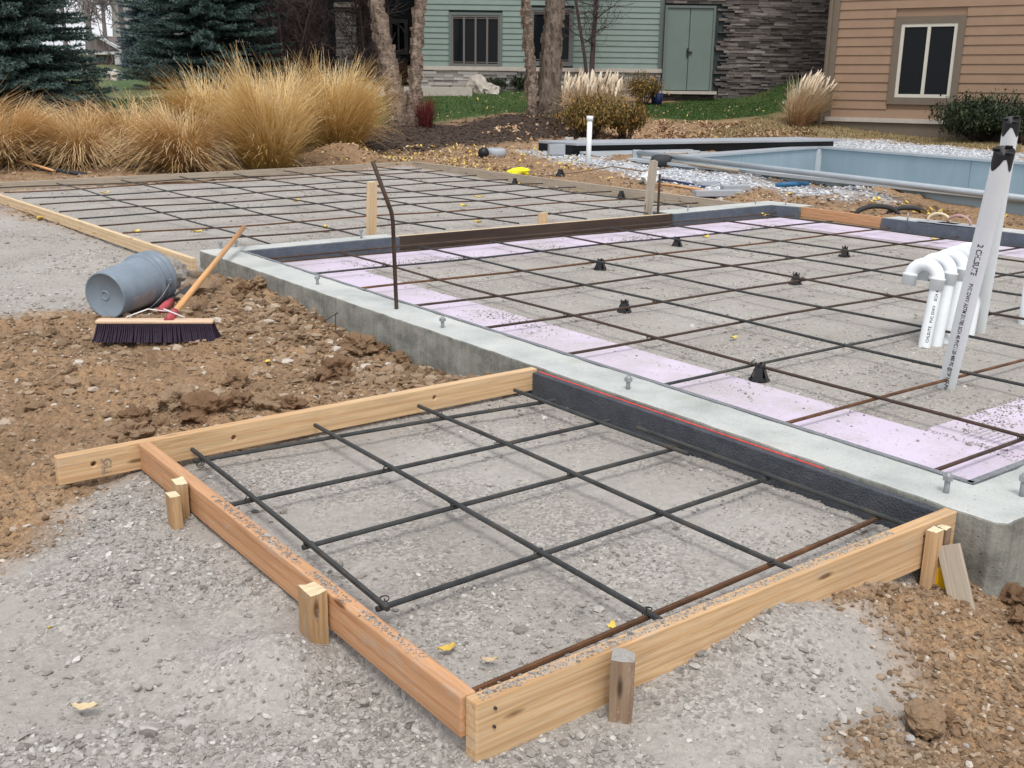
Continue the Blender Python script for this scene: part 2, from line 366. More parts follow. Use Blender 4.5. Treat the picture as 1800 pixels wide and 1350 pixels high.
Z_L = [GP([(170, 172), (400, 168), (735, 152), (935, 150), (938, 198), (850, 203), (770, 214), (640, 225), (400, 230), (180, 215)]),
       GP([(1120, 182), (1250, 166), (1310, 158), (1465, 103), (1465, 160), (1385, 196), (1200, 212), (1120, 206)]), GP([(170, 122), (260, 118), (300, 150), (170, 165)])]
Z_M = [GP([(-100, 300), (430, 285), (640, 272), (740, 262), (930, 250), (1050, 240), (1010, 205), (930, 200), (860, 206), (760, 217), (560, 232), (250, 232), (-100, 240)]),
       GP([(1390, 200), (1480, 200), (1799, 235), (1799, 252), (1640, 228), (1480, 214), (1390, 206)]),
       GP([(1140, 158), (1300, 150), (1462, 88), (1462, 108), (1310, 162), (1240, 166), (1140, 172)]), GP([(-80, 235), (-80, 150), (170, 150), (160, 225)])]
Z_D = [GP([(1180, 238), (1330, 205), (1400, 208), (1480, 216), (1640, 232), (1799, 254), (1799, 272), (1560, 246), (1440, 242), (1250, 250)])]
def zones(u, v):  # which cover lies where
    e = fbm(u, v, 2.2, 4, .6) * .8; r = np.hypot(u, v)
    wd = .10 + r * .012
    def z(polys, k=1.0):
        s_ = np.full(u.shape, -1e9)
        for q in polys: s_ = np.maximum(s_, sdist(u, v, q))
        return sm01(.5 + (s_ + e * k * wd * 4) / (2 * wd))
    g = z(Z_G); ins = np.maximum(np.maximum(sdist(u, v, PAD), sdist(u, v, FND)), sdist(u, v, FPD)); g = np.where(ins > 0, 1.0, g)
    far_ = sm01((r - 31) / 3)
    return dict(g=g, w=z(Z_W, .6), l=np.maximum(z(Z_L, .6), far_ * .75), m=z(Z_M), d=np.maximum(z(Z_D), far_), ins=ins)
# pool corners (rim level)
ZR = .10
PL0 = P(1055, 274, ZR)[:2]; PF0 = P(1440, 259, ZR)[:2]; PR0 = P(1800, 287, ZR)[:2]; PR0 = PF0 + (PR0 - PF0) * 1.35
PN0 = P(1130, 283, ZR)[:2]
def height(u, v, full=True):
    z_ = hbase(u, v); Z = zones(u, v); ins = Z['ins']; r = np.hypot(u, v)
    dirt = 1 - np.maximum.reduce([Z['g'], Z['w'], Z['l']])
    far = np.clip((r - 10) / 14, 0, 1)
    z_ = z_ + fbm(u, v, 1.3, 3) * .05 * (1 - .3 * Z['l'])
    outg = Z['g'] * (ins < 0) * np.clip((5 - r) / 2, 0, 1); z_ = z_ + outg * (fbm(u + 9, v, 2.3, 2) * .05 + fbm(u, v + 4, 7, 2) * .018)
    if full:
        z_ = z_ + fbm(u, v, 6, 5, .62) * (.022 + .05 * dirt) + np.abs(fbm(u, v, 26, 4, .6)) * (.010 + .030 * dirt)
        cl_ = np.clip(fbm(u + 5, v, 9, 3, .5) * 4 - .35, 0, 1); z_ = z_ + cl_ * .035 * dirt * (1 - far)
    zi = -.118 + fbm(u, v, 2.2, 3) * .028 + (fbm(u, v, 18, 5, .65) * .012 if full else 0)
    # foundation interior edges: flat under the pink foam
    t = sm01(ins / .02)
    z_ = np.where(ins > -.02, z_ * (1 - t) + zi * t, z_)
    fe = sdist(u, v, FND); z_ = np.where((fe > 0) & (fe < .66), np.minimum(z_, -.128), z_)
    # pushed-up gravel outside the front board, mound behind
    for (a, b_, h_, w_) in [(1.93, 1.36, .07, .17), (.86, 1.98, .10, .14), (2.25, 1.35, .03, .15), (.72, 2.75, .03, .22)]:
        z_ = z_ + np.where(ins > -.0, 0, h_ * np.exp(-((u - a) ** 2 + (v - b_) ** 2) / w_ ** 2))
    z_ = np.where((ins < 0) & (r < 3.6) & (Z['g'] > .3), -.062 + (z_ + .062) * np.where(z_ > -.062, .25, 1), z_)
    mp = MOUND; z_ = z_ + .30 * np.exp(-(((u - mp[0]) * HR[0] + (v - mp[1]) * HR[1]) / .62) ** 2 - (((u - mp[0]) * HF[0] + (v - mp[1]) * HF[1]) / .38) ** 2)
    pi_ = sdist(u, v, POOLP); dn_ = ((u - PNN[0]) * -nn[1] + (v - PNN[1]) * nn[0]); z_ = np.where((pi_ > -.14) & (dn_ > .02), ZR - 1.6, z_)
    bx_ = sdist(u, v, BENCHP); z_ = np.where(bx_ > -.1, np.minimum(z_, ZR - .13), z_)
    return z_, Z
MOUND = G(605, 287)[:2]
q = PF0 - PL0; q /= np.linalg.norm(q); back = np.array([-q[1], q[0]]); back = back if back @ HF[:2] > 0 else -back
qa = PR0 - PF0; qa = qa / np.linalg.norm(qa)
PNR = P(1800, 350, ZR)[:2]; PNN = P(1130, 282, ZR)[:2]; nn = (PNR - PNN) / np.linalg.norm(PNR - PNN); PNR = PNR + nn * 4.5
POOLP = np.array([PNN, PNR, PR0 + qa * 1.0, PF0]); BENCHP = np.array([P(1010, 268, ZR)[:2], P(1010, 268, ZR)[:2] + back * 1.2, PF0 + back * 1.2, PF0])
# polar sheet around the viewpoint, finer where it is near
th0 = math.atan2(HF[1], HF[0])
ang = np.unique(np.r_[np.linspace(-100, -34, 110), np.linspace(-34, 34, 1000), np.linspace(34, 100, 110)]) * math.pi / 180 + th0
rad = np.r_[np.linspace(.02, 1.1, 12), np.geomspace(1.14, 30, 820), np.geomspace(30.3, 330, 120)]
AA, RRd = np.meshgrid(ang, rad); GU = RRd * np.cos(AA); GV = RRd * np.sin(AA)
GZ, ZZ = height(GU.ravel(), GV.ravel()); nr, na = GU.shape
gm = MB(); i = np.arange(nr - 1)[:, None] * na; j = np.arange(na - 1)[None]
gm.add(np.stack([GU.ravel(), GV.ravel(), GZ], 1), np.stack([i + j, i + na + j, i + na + j + 1, i + j + 1], -1).reshape(-1, 4)[:, ::-1])

m, n, b = mat('ground_cover', .95); g = geo(n); M['ground'] = m
ag, aw, al, am, ad = [attr(n, k, 'Fac') for k in ('zg', 'zw', 'zl', 'zm', 'zd')]
n1 = noise(n, g, 1.6, 6, .65); n2 = noise(n, g, 34, 5, .75); n3 = noise(n, g, 150, 3, .7); vc = voro(n, g, 120, 'Color'); vd = voro(n, g, 120, 'Distance')
sv = N(n, 'SeparateColor'); n.links.new(vc, sv.inputs[0])
peb = ramp(n, sv.outputs[0], [(0, .62), (.5, .95), (1, 1.35)])
fine = noise(n, mapping(n, g, (1, 1, 1), (3, 8, 0)), 2.3, 5, .7); fm = ramp(n, fine, [(.45, .08), (.6, 1.0)])
gr = ramp(n, n1, [(.3, (.315, .29, .258)), (.55, (.38, .353, .32)), (.75, (.43, .405, .37))])
gr = mix(n, fm, gr, mix(n, 1, gr, peb, 'MULTIPLY')); gr = mix(n, .6, gr, ramp(n, n2, [(.3, .72), (.7, 1.15)]), 'MULTIPLY')
dr = ramp(n, n1, [(.28, (.16, .10, .052)), (.45, (.27, .175, .10)), (.6, (.33, .21, .115)), (.75, (.40, .31, .215))])
dr = mix(n, .75, dr, ramp(n, n2, [(.3, .38), (.5, .95), (.7, 1.3)]), 'MULTIPLY'); dr = mix(n, .5, dr, peb, 'MULTIPLY')
wh = mix(n, 1, (.47, .49, .51), peb, 'MULTIPLY')
lw = mix(n, .7, ramp(n, n1, [(.3, (.045, .085, .022)), (.7, (.075, .115, .035))]), ramp(n, noise(n, g, 9, 5, .8), [(.3, .6), (.7, 1.3)]), 'MULTIPLY')
ml = ramp(n, noise(n, g, 11, 6, .8), [(.3, (.022, .014, .010)), (.55, (.055, .036, .026)), (.8, (.12, .085, .06))])
dd = ramp(n, noise(n, g, 3.5, 7, .8), [(.3, (.12, .11, .045)), (.5, (.27, .20, .11)), (.7, (.38, .30, .18))])
c = mix(n, ag, dr, gr); c = mix(n, am, c, ml); c = mix(n, ad, c, dd); c = mix(n, al, c, lw); c = mix(n, aw, c, wh)
n.links.new(c, b.inputs['Base Color'])
x = bump(n, b, n2, .011, .8); x = bump(n, b, math_(n, 'MULTIPLY', vd, fm), .005, .6, x); bump(n, b, n3, .0035, .8, x)
go = gm.build('ground', M['ground'], smooth=True); go['kind'] = 'structure'
for k, kk in (('zg', 'g'), ('zw', 'w'), ('zl', 'l'), ('zm', 'm'), ('zd', 'd')):
    a = go.data.attributes.new(k, 'FLOAT', 'POINT'); a.data.foreach_set('value', ZZ[kk].astype(float))
def gz(u, v): return float(height(np.array([float(u)]), np.array([float(v)]), False)[0][0])

# ------------------------------------------------------------------ loose stones, clods, litter (nobody could count them)
def ico():
    t = (1 + 5 ** .5) / 2
    V = np.array([(-1, t, 0), (1, t, 0), (-1, -t, 0), (1, -t, 0), (0, -1, t), (0, 1, t), (0, -1, -t), (0, 1, -t), (t, 0, -1), (t, 0, 1), (-t, 0, -1), (-t, 0, 1)], float)
    F = np.array([(0, 11, 5), (0, 5, 1), (0, 1, 7), (0, 7, 10), (0, 10, 11), (1, 5, 9), (5, 11, 4), (11, 10, 2), (10, 7, 6), (7, 1, 8), (3, 9, 4), (3, 4, 2), (3, 2, 6), (3, 6, 8), (3, 8, 9), (4, 9, 5), (2, 4, 11), (6, 2, 10), (8, 6, 7), (9, 8, 1)])
    return V / np.linalg.norm(V[0]), F
IV, IF = ico()
def rand_rot(k):
    q_ = rng.normal(size=(k, 4)); q_ /= np.linalg.norm(q_, axis=1)[:, None]; w, x, y, z = q_.T
    return np.stack([np.stack([1 - 2 * (y * y + z * z), 2 * (x * y - z * w), 2 * (x * z + y * w)], 1), np.stack([2 * (x * y + z * w), 1 - 2 * (x * x + z * z), 2 * (y * z - x * w)], 1), np.stack([2 * (x * z - y * w), 2 * (y * z + x * w), 1 - 2 * (x * x + y * y)], 1)], 1)
def stones(pos, size, col, flat=.62):
    k = len(pos); V = IV[None] * (1 + rng.uniform(-.22, .22, (k, 12, 1)))
    V = V * rng.uniform([.8, .6, .45], [1.25, 1.0, .8], (k, 3))[:, None]
    V = np.einsum('kij,kvj->kvi', rand_rot(k), V); V[:, :, 2] *= flat
    V = V * size[:, None, None] + pos[:, None]
    F = (IF[None] + (np.arange(k) * 12)[:, None, None]).reshape(-1, 3)
    mb = MB(); mb.add(V.reshape(-1, 3), F, None, np.repeat(col, 12)); return mb
def polar(k, r0, r1, half=33):
    a = th0 + np.radians(rng.uniform(-half, half, k)); r = r0 * (r1 / r0) ** rng.random(k); return r * np.cos(a), r * np.sin(a), r
def stonemat(name, stops, bsc=180):
    m, n, b = mat(name, .92); g = geo(n); c = ramp(n, attr(n, 'col', 'Fac'), stops)
    c = mix(n, .6, c, ramp(n, noise(n, g, 60, 4, .7), [(.3, .65), (.7, 1.15)]), 'MULTIPLY'); n.links.new(c, b.inputs['Base Color']); bump(n, b, noise(n, g, bsc, 3), .003, .7); return m
M['gravel'] = stonemat('gravel_stone', [(0, (.16, .145, .13)), (.4, (.31, .287, .26)), (.8, (.42, .40, .37)), (1, (.62, .60, .56))])
M['clod'] = stonemat('dirt_clod', [(0, (.13, .082, .046)), (.5, (.245, .165, .10)), (.85, (.36, .275, .19)), (1, (.52, .47, .40))])
M['whitegravel'] = stonemat('white_gravel', [(0, (.30, .31, .32)), (.5, (.48, .50, .52)), (1, (.72, .74, .76))])
M['mulch'] = stonemat('bark_mulch', [(0, (.02, .012, .008)), (.6, (.07, .045, .03)), (1, (.17, .12, .08))])
u, v, r = polar(230000, 1.4, 16); z_, Z = height(u, v)
cl_ = sm01((fbm(u, v, 2.3, 4, .6) + .03) * 6.0)
inner = (Z['ins'] > .01)
fe = sdist(u, v, FND); onpink = (fe > 0) & (fe < .65)
keep = (rng.random(len(u)) < Z['g'] * (.10 + .90 * cl_) * np.where(inner, .6, 1.0)) & ~onpink & (np.abs(Z['ins']) > .012) & (Z['w'] < .5)
keep &= ~((np.abs(fe) < .16) & (u < 9.5)) 
u1, v1, z1, r1, in1 = u[keep], v[keep], z_[keep], r[keep], inner[keep]
sz = np.exp(rng.normal(math.log(.0040), .55, len(u1))) * np.where(in1, .85, 1.05) * (1 + np.clip(r1 - 3, 0, 9) * .08); sz = np.clip(sz, .0016, .022)
stuff(stones(np.stack([u1, v1, z1 + sz * .12], 1), sz, rng.beta(2, 2, len(u1))).build('gravel', M['gravel']), 'loose grey crushed gravel spread inside and around the forms', 'gravel')
u, v, r = polar(230000, 1.5, 20); z_, Z = height(u, v)
dirt = (1 - np.maximum.reduce([Z['g'], Z['w'], Z['l'], Z['m']])); cl_ = sm01((fbm(u + 3, v, 1.3, 4, .6) + .14) * 4)
keep = (rng.random(len(u)) < dirt * (.25 + .75 * cl_)) & (Z['ins'] < -.02) & (sdist(u, v, POOLP) < -.25)
u1, v1, z1, r1 = u[keep], v[keep], z_[keep], r[keep]; print('clods', keep.sum())
wallprox = np.exp(-((u1 - 2.5) / .35) ** 2) * ((v1 > 3.4) & (v1 < 6.6))
sz = np.clip(np.exp(rng.normal(math.log(.0055), .68, len(u1))) * (1 + .9 * wallprox) * (1 + np.clip(r1 - 4, 0, 9) * .08) * np.where(r1 < 4, .8, 1.0), .0025, np.where(r1 < 4.2, .014, .045))
stuff(stones(np.stack([u1, v1, z1 + sz * .15], 1), sz, np.clip(rng.beta(2, 2.2, len(u1)) + .25 * (rng.random(len(u1)) < .12), 0, 1)).build('dirt_clumps', M['clod']), 'crumbled brown soil and small clods over the bare dirt', 'soil')
u, v, r = polar(120000, 11, 27); z_, Z = height(u, v); keep = (rng.random(len(u)) < Z['w']) & (sdist(u, v, POOLP) < -.06)
u1, v1, z1 = u[keep], v[keep], z_[keep]; sz = rng.uniform(.012, .032, len(u1))
stuff(stones(np.stack([u1, v1, z1 + sz * .3], 1), sz, rng.random(len(u1))).build('white_gravel', M['whitegravel']), 'pale washed gravel heaped along the edges of the pool shell', 'gravel')
u, v, r = polar(60000, 13, 34); z_, Z = height(u, v); keep = (rng.random(len(u)) < Z['m'] * (1 - Z['l']))
u1, v1, z1 = u[keep], v[keep], z_[keep]; sz = rng.uniform(.012, .04, len(u1))
stuff(stones(np.stack([u1, v1, z1 + sz * .1], 1), sz, rng.beta(1.5, 3, len(u1)), .5).build('bark_mulch', M['mulch']), 'dark bark mulch under the trees and grasses', 'mulch')

# leaves
def leaf_cards(pos, size, tilt=.5):
    k = len(pos); rr = rng.uniform(0, 2 * math.pi, k); shp = np.array([(-1, 0, .1), (-.35, -.5, 0), (.35, -.45, .02), (1, 0, .18), (.35, .5, .05), (-.35, .45, .12)])
    V = np.tile(shp, (k, 1, 1)) * (1 + rng.uniform(-.2, .2, (k, 6, 1))); V[:, :, 2] *= rng.uniform(-1.5, 3, (k, 1))
    c_, s_ = np.cos(rr), np.sin(rr); x = V[:, :, 0] * c_[:, None] - V[:, :, 1] * s_[:, None]; y = V[:, :, 0] * s_[:, None] + V[:, :, 1] * c_[:, None]
    z = V[:, :, 2] + x * rng.normal(0, tilt, (k, 1)) + y * rng.normal(0, tilt, (k, 1))
    V = np.stack([x, y, z], 2) * size[:, None, None] + pos[:, None]
    F = (np.array([(0, 1, 2, 3), (0, 3, 4, 5)])[None] + (np.arange(k) * 6)[:, None, None]).reshape(-1, 4); return V, F
def leafmat(name, stops):
    m, n, b = mat(name, .7); c = ramp(n, attr(n, 'col', 'Fac'), stops); n.links.new(mix(n, .4, c, ramp(n, noise(n, geo(n), 60, 3), [(.3, .7), (.7, 1.1)]), 'MULTIPLY'), b.inputs['Base Color']); return m
M['leaf'] = leafmat('fallen_leaf', [(0, (.28, .16, .08)), (.35, (.46, .33, .19)), (.6, (.60, .50, .33)), (.75, (.58, .40, .08)), (1, (.74, .56, .10))])
M['leaf_tan'] = leafmat('tan_leaf', [(0, (.20, .11, .06)), (.4, (.42, .27, .16)), (.8, (.58, .44, .30)), (1, (.62, .35, .05))])
def litter(polys, k, s0, s1, yellow, name, lab, m_, skip=None):
    P_ = [GP(q_) for q_ in polys]; U, V_, Zz = [], [], []
    for q_ in P_:
        mn, mxx = q_.min(0), q_.max(0); u = rng.uniform(mn[0], mxx[0], k * 3); v = rng.uniform(mn[1], mxx[1], k * 3); s_ = sdist(u, v, q_) > 0
        cl_ = sm01((fbm(u, v, 1.1, 3, .6) + .1) * 5); s_ &= rng.random(len(u)) < (.15 + .85 * cl_); u, v = u[s_][:k], v[s_][:k]
        U.append(u); V_.append(v)
    u = np.concatenate(U); v = np.concatenate(V_); z_, Z = height(u, v); kp = (sdist(u, v, POOLP) < -.1) & ((Z['ins'] < -.03) | (Z['ins'] > .03)); u, v, z_ = u[kp], v[kp], z_[kp]
    sz = rng.uniform(s0, s1, len(u)); V, F = leaf_cards(np.stack([u, v, z_ + sz * .35 + .004], 1), sz)
    col = np.where(rng.random(len(u)) < yellow, rng.uniform(.7, 1, len(u)), rng.uniform(0, .62, len(u)))
    mb = MB(); mb.add(V.reshape(-1, 3), F, None, np.repeat(col, 6)); stuff(mb.build(name, m_), lab, 'leaves')
litter([[(640, 268), (740, 255), (1000, 262), (1040, 300), (1100, 315), (1050, 320), (760, 285)], [(760, 285), (870, 285), (1060, 345), (1000, 345)], [(420, 292), (720, 280), (720, 291), (420, 302)]], 1100, .018, .034, .22, 'leaf_litter', 'yellow and tan leaves drifted along the far form and dirt', M['leaf'])
litter([[(840, 235), (1000, 205), (1150, 225), (1260, 235), (1170, 262), (960, 262)], [(1150, 212), (1400, 215), (1440, 240), (1200, 250)]], 2300, .025, .05, .06, 'leaf_litter', 'tan and pinkish leaves covering the bed below the shrubs', M['leaf_tan'])
litter([[(740, 160), (930, 160), (930, 198), (740, 210)], [(1140, 180), (1440, 120), (1400, 190), (1150, 205)], [(190, 175), (300, 170), (300, 205), (190, 210)], [(1450, 235), (1790, 262), (1790, 268), (1450, 244)]], 130, .025, .04, .05, 'leaf_litter', 'scattered pale leaves lying on the green lawn', M['leaf'])
litter([[(1480, 350), (1790, 398), (1790, 380), (1560, 355), (1300, 335), (1290, 345)]], 260, .018, .035, .5, 'leaf_litter', 'few leaves on the dirt between pool and foundation', M['leaf'])
#@@PART2
# ------------------------------------------------------------------ concrete foundation
W = thing('foundation_wall', 'pale concrete foundation wall with anchor bolts running between the small form and the bare dirt', 'foundation wall', (2.8, 4.2, 0))
def wavy(poly, step=.06, amp=.0028):
    out = []
    for i in range(len(poly)):
        a = A3(*poly[i]); b_ = A3(*poly[(i + 1) % len(poly)]); k = max(1, int(np.linalg.norm(b_ - a) / step))
        for t in range(k):
            p = a + (b_ - a) * t / k; out.append(tuple(p + (rng.normal(0, amp, 2) if t else 0)))
    return out
wp = [(2.70, 1.34), (2.725, 1.31), (11.5, 1.31), (11.5, 1.53), (2.925, 1.53), (2.995, 7.10), (4.33, 7.165), (4.33, 7.335), (2.765, 7.27), (2.725, 4.6)]
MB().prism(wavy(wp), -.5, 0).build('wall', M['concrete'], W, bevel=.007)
f = MB(); f.obox((2.937 + .035, 4.31, -.056), (.0115, 0, 0), (.036, 2.775, 0), (0, 0, .058)); f.obox((7.2, 1.543, -.056), (4.27, 0, 0), (0, .0115, 0), (0, 0, .058)); f.build('edge_strip', M['foam_edge'], W)
MB().obox((3.68, 7.118, -.064), (.66, .030, 0), (0, .0125, 0), (0, 0, .06)).build('foam_facing', M['foam_blue'], W, bevel=.004)['label'] = 'blue grey foam facing on the far end of the wall'
ff = MB().obox((2.684, 2.425, -.069), (.0145, 0, 0), (.0, .945, 0), (0, 0, .055)).build('foam_facing', M['foam_black'], W, bevel=.003); ff['label'] = 'charcoal foam facing beside the small form'
MB().obox((2.6985, 2.62, -.0125), (.0022, 0, 0), (0, .72, 0), (0, 0, .0012)).build('chalk_line', M['ink_red'], ff)
def bolt(parent, x, y, base_z=0.0, h=.055, r=.0085, nut=True):
    p = P(x, y, base_z); mb = MB(); mb.tube([p - UP * .02, p + UP * h], r, 10); o = mb.build('anchor_bolt', M['bolt'], parent, True)
    if nut: MB().lathe(p + UP * (h - .022), UP, [(.001, 0), (.016, 0), (.016, .014), (.001, .014)], 6).build('nut', M['bolt'], o)
    s_ = MB(); s_.lathe(p + UP * .001, UP, [(r, .002), (.022, .001), (.028, -.002)], 10)
    return o
for (x, y, h) in [(558, 500, .055), (778, 576, .055), (1104, 684, .055), (1663, 866, .062), (1796, 872, .07), (388, 437, .055), (415, 434, .055), (635, 419, .075)]: bolt(W, x, y, 0, h)
W2 = thing('foundation_wall', 'short far stretch of foundation wall with blue grey foam left of the orange board', 'foundation wall', (8.2, 7.2, 0))
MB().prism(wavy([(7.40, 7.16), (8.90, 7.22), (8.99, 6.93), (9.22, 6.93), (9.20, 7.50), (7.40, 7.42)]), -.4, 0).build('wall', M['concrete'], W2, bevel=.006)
f = MB(); f.beam((7.39, 7.148, -.064), (8.90, 7.208, -.064), .025, .12); f.beam((8.905, 7.205, -.064), (8.978, 6.92, -.064), .025, .12); f.beam((7.387, 7.15, -.064), (7.387, 7.42, -.064), .025, .12); f.build('foam_facing', M['foam_blue'], W2, bevel=.004)
for (x, y) in [(1209, 371), (1328, 359), (1381, 360)]: bolt(W2, x, y, 0, .06, .006, False)
W3 = thing('foundation_wall', 'right hand foundation wall with long blue grey foam facing behind the plastic pipes', 'foundation wall', (9.0, 4.5, 0))
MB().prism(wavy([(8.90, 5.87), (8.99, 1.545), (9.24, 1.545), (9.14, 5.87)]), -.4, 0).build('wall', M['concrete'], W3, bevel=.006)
f = MB(); f.beam((8.885, 5.88, -.066), (8.975, 1.56, -.066), .025, .125); f.build('foam_facing', M['foam_blue'], W3, bevel=.004)
bolt(W3, 1595, 388, 0, .075, .007, False)

# ------------------------------------------------------------------ form boards and stakes
def board(a, b_, t, h, m_, label, top=0.0, name='form_board', side=1, group=None, bev=.004):
    a = A3(*a, 0); b_ = A3(*b_, 0); d = (b_ - a) / np.linalg.norm(b_ - a); s_ = np.array([-d[1], d[0], 0]) * side
    c = (a + b_) / 2 + s_ * t / 2 + UP * (top - h / 2)
    k = max(2, int(np.linalg.norm(b_ - a) / .25)); mb = MB()
    # a slightly bowed board: rings along the length
    L = np.linalg.norm(b_ - a); off = rng.uniform(0, 30, 3); V = []; lc = []
    ph = rng.uniform(0, 6)
    for i in range(k + 1):
        s0 = i / k; w = math.sin(s0 * math.pi) * .003 * math.sin(ph) ; p = a + (b_ - a) * s0 + UP * (top + w)
        for (q1, q2) in [(0, 0), (1, 0), (1, -1), (0, -1)]:
            V.append(p + s_ * t * q1 + UP * h * q2); lc.append(off + A3(L * s0, t * q1, h * q2))
    F = [(0, 1, 2, 3)[::1], tuple(4 * k + q_ for q_ in (3, 2, 1, 0))]
    for i in range(k):
        for q_ in range(4): F.append((4 * i + q_, 4 * i + 4 + q_, 4 * i + 4 + (q_ + 1) % 4, 4 * i + (q_ + 1) % 4))
    if side < 0: F = [f_[::-1] for f_ in F]
    mb.add(np.array(V), F, np.array(lc)); o = mb.build(name, m_, bevel=bev, loc=(*((a + b_) / 2)[:2], 0))
    me = o.data; import bmesh as _b; bm = _b.new(); bm.from_mesh(me); _b.ops.recalc_face_normals(bm, faces=bm.faces); bm.to_mesh(me); bm.free()
    return tag(o, label, 'form board', group)
fb = board((1.032, 1.445), (2.69, 1.440), .038, .135, M['wood_fresh'], 'wide pale front board of the small form with gravel dust along its top edge')
rb = board((1.06, 1.484), (1.06, 3.33), .038, .092, M['wood_red'], 'reddish left board of the small form', 0, side=1)
bb = board((.767, 3.332), (2.695, 3.345), .038, .092, M['wood_fresh'], 'back board of the small form with round drilled holes overhanging the corner')
def carve(o, cut):
    md = o.modifiers.new('hole', 'BOOLEAN'); md.object = cut; md.operation = 'DIFFERENCE'; md.solver = 'EXACT'
    o.modifiers.move(len(o.modifiers) - 1, 0)
    bpy.context.view_layer.update(); dg = bpy.context.evaluated_depsgraph_get()
    bev = o.modifiers.get('bevel'); bev.show_viewport = False; dg.update()
    me = bpy.data.meshes.new_from_object(o.evaluated_get(dg)); o.modifiers.remove(md); o.data = me; bev.show_viewport = True
    bpy.data.objects.remove(cut)
for (q0, q1, bd) in [(1.075, -.022, fb), (1.073, -.062, fb), (1.39, -.03, fb), (2.53, -.035, fb), (2.56, -.09, fb)]: MB().tube([A3(q0, 1.4395, q1), A3(q0, 1.446, q1)], .0032, 8).build('nail_head', M['rebar'], bd)
hc = MB()
for (x, y, r_) in [(165, 816, .0085), (412, 770, .0085), (766, 700, .0085)]:
    d = ray(x, y); t = (3.333 - CAM[1]) / d[1]; p = CAM + d * t; hc.tube([p - VX * .01, p + VX * .028], r_, 14)
carve(bb, hc.build('cut', M['wood_fresh']))
_c = np.array([v.co[:] for v in bb.data.vertices]); _a = bb.data.attributes.get('lc')
if _a: bb.data.attributes.remove(_a)
_a = bb.data.attributes.new('lc', 'FLOAT_VECTOR', 'POINT'); _a.data.foreach_set('vector', (_c + A3(4.3, 2.2, 7.1)).ravel())
# ink stamp near the left end
def text_mb(body, size, origin, dx, dy, depth_=.0006, wrap=None, shear=0, ext=True, bold=False):
    cu = bpy.data.curves.new('t', 'FONT'); cu.body = body; cu.size = size; cu.resolution_u = 3; cu.offset = size * .02 if bold else 0
    to = bpy.data.objects.new('t', cu); COL.objects.link(to); bpy.context.view_layer.update()
    me = bpy.data.meshes.new_from_object(to.evaluated_get(bpy.context.evaluated_depsgraph_get()))
    V = np.array([v.co[:] for v in me.vertices]); F = [tuple(p.vertices) for p in me.polygons]
    bpy.data.objects.remove(to); bpy.data.meshes.remove(me); bpy.data.curves.remove(cu)
    if wrap is not None: return wrap(V), F
    n_ = np.cross(dx, dy); return np.asarray(origin) + V[:, :1] * dx + V[:, 1:2] * dy + n_ * depth_, F
d = ray(181, 806); p = CAM + d * ((3.332 - CAM[1]) / d[1]); mb = MB()
V, F = text_mb('GLi', .036, p, -UP, UX); mb.add(V, F); V, F = text_mb('SPF  KD-HT', .011, p - UX * .008, -UP, UX); mb.add(V, F)
mb.build('ink_stamp', M['ink_faint'], bb)
board((2.52, 12.117), (2.62, 6.95), .038, .089, M['wood_pale'], 'long left board of the far form beside the bucket', side=-1)
board((2.50, 12.117), (2.46, 13.46), .038, .089, M['wood_pale'], 'far left end board of the far form past the bucket', side=-1)
board((2.45, 13.47), (9.085, 14.48), .04, .1, M['wood_grey'], 'weathered far board of the far form in front of the tan grasses')
board((9.085, 14.48), (8.735, 7.46), .04, .15, M['wood_grey'], 'weathered right board of the far form with leaves along its foot')
db = board((4.335, 7.14), (7.37, 7.14), .02, .14, M['board_dark'], 'dark brown coated board closing the gap in the foundation wall')
MB().obox((5.852, 7.1825, -.0665), (1.517, 0, 0), (0, .0205, 0), (0, 0, .066)).build('backing_board', M['wood_pale'], db, bevel=.003)
board((8.99, 6.905), (8.90, 5.90), .04, .10, M['wood_red'], 'orange brown board between two foam faced wall ends', side=1)
board((8.985, 6.905), (8.895, 5.90), .02, .03, M['wood_tan'], 'thin strip below the orange brown board', -.103)
def stake(x, y, z, w, t, h, m_, label, lean=(0, 0), cutm='wood_cut', rot=0.0, jag=.006, name='wooden_stake', loc=None, dx=None):
    p = P(x, y, z) if loc is None else A3(*loc); c_, s_ = math.cos(rot), math.sin(rot); X = A3(c_, s_, 0) * w / 2; Y = A3(-s_, c_, 0) * t / 2
    o_ = thing(name, label, 'stake', (p[0], p[1], p[2] - h))
    bt = p - UP * h - A3(lean[0], lean[1], 0); k = 6; V = []; lc = []; off = rng.uniform(0, 30, 3)
    sg = [(-1, -1), (0, -1), (1, -1), (1, 0), (1, 1), (0, 1), (-1, 1), (-1, 0)]
    for i in range(k + 1):
        q_ = bt + (p - bt) * i / k; tp = 1 if i > 1 else (.35 if i == 0 else .9)
        for a, b_ in sg:
            jz = rng.uniform(-jag, jag) if i == k else 0
            V.append(q_ + X * a * tp + Y * b_ * tp + UP * jz); lc.append(off + A3(i / k * h, a * w / 2, b_ * t / 2))
    F = [(8 * i + q_, 8 * i + (q_ + 1) % 8, 8 * i + 8 + (q_ + 1) % 8, 8 * i + 8 + q_) for i in range(k) for q_ in range(8)]
    mb = MB(); mb.add(np.array(V), F, np.array(lc)); mb.build('shaft', m_, o_)
    tv = np.array(V[-8:]); cen = tv.mean(0) + UP * jag * .6; mb = MB(); mb.add(np.r_[tv, [cen]] + UP * .0004, [(i, (i + 1) % 8, 8) for i in range(8)]); mb.build('top_face', M[cutm], o_)
    return o_
stake(1086, 1170, .0, .052, .048, .30, M['wood_stake'], 'dark weathered stake against the middle of the front board', cutm='gravel', rot=.75, loc=(1.374, 1.404, .004))
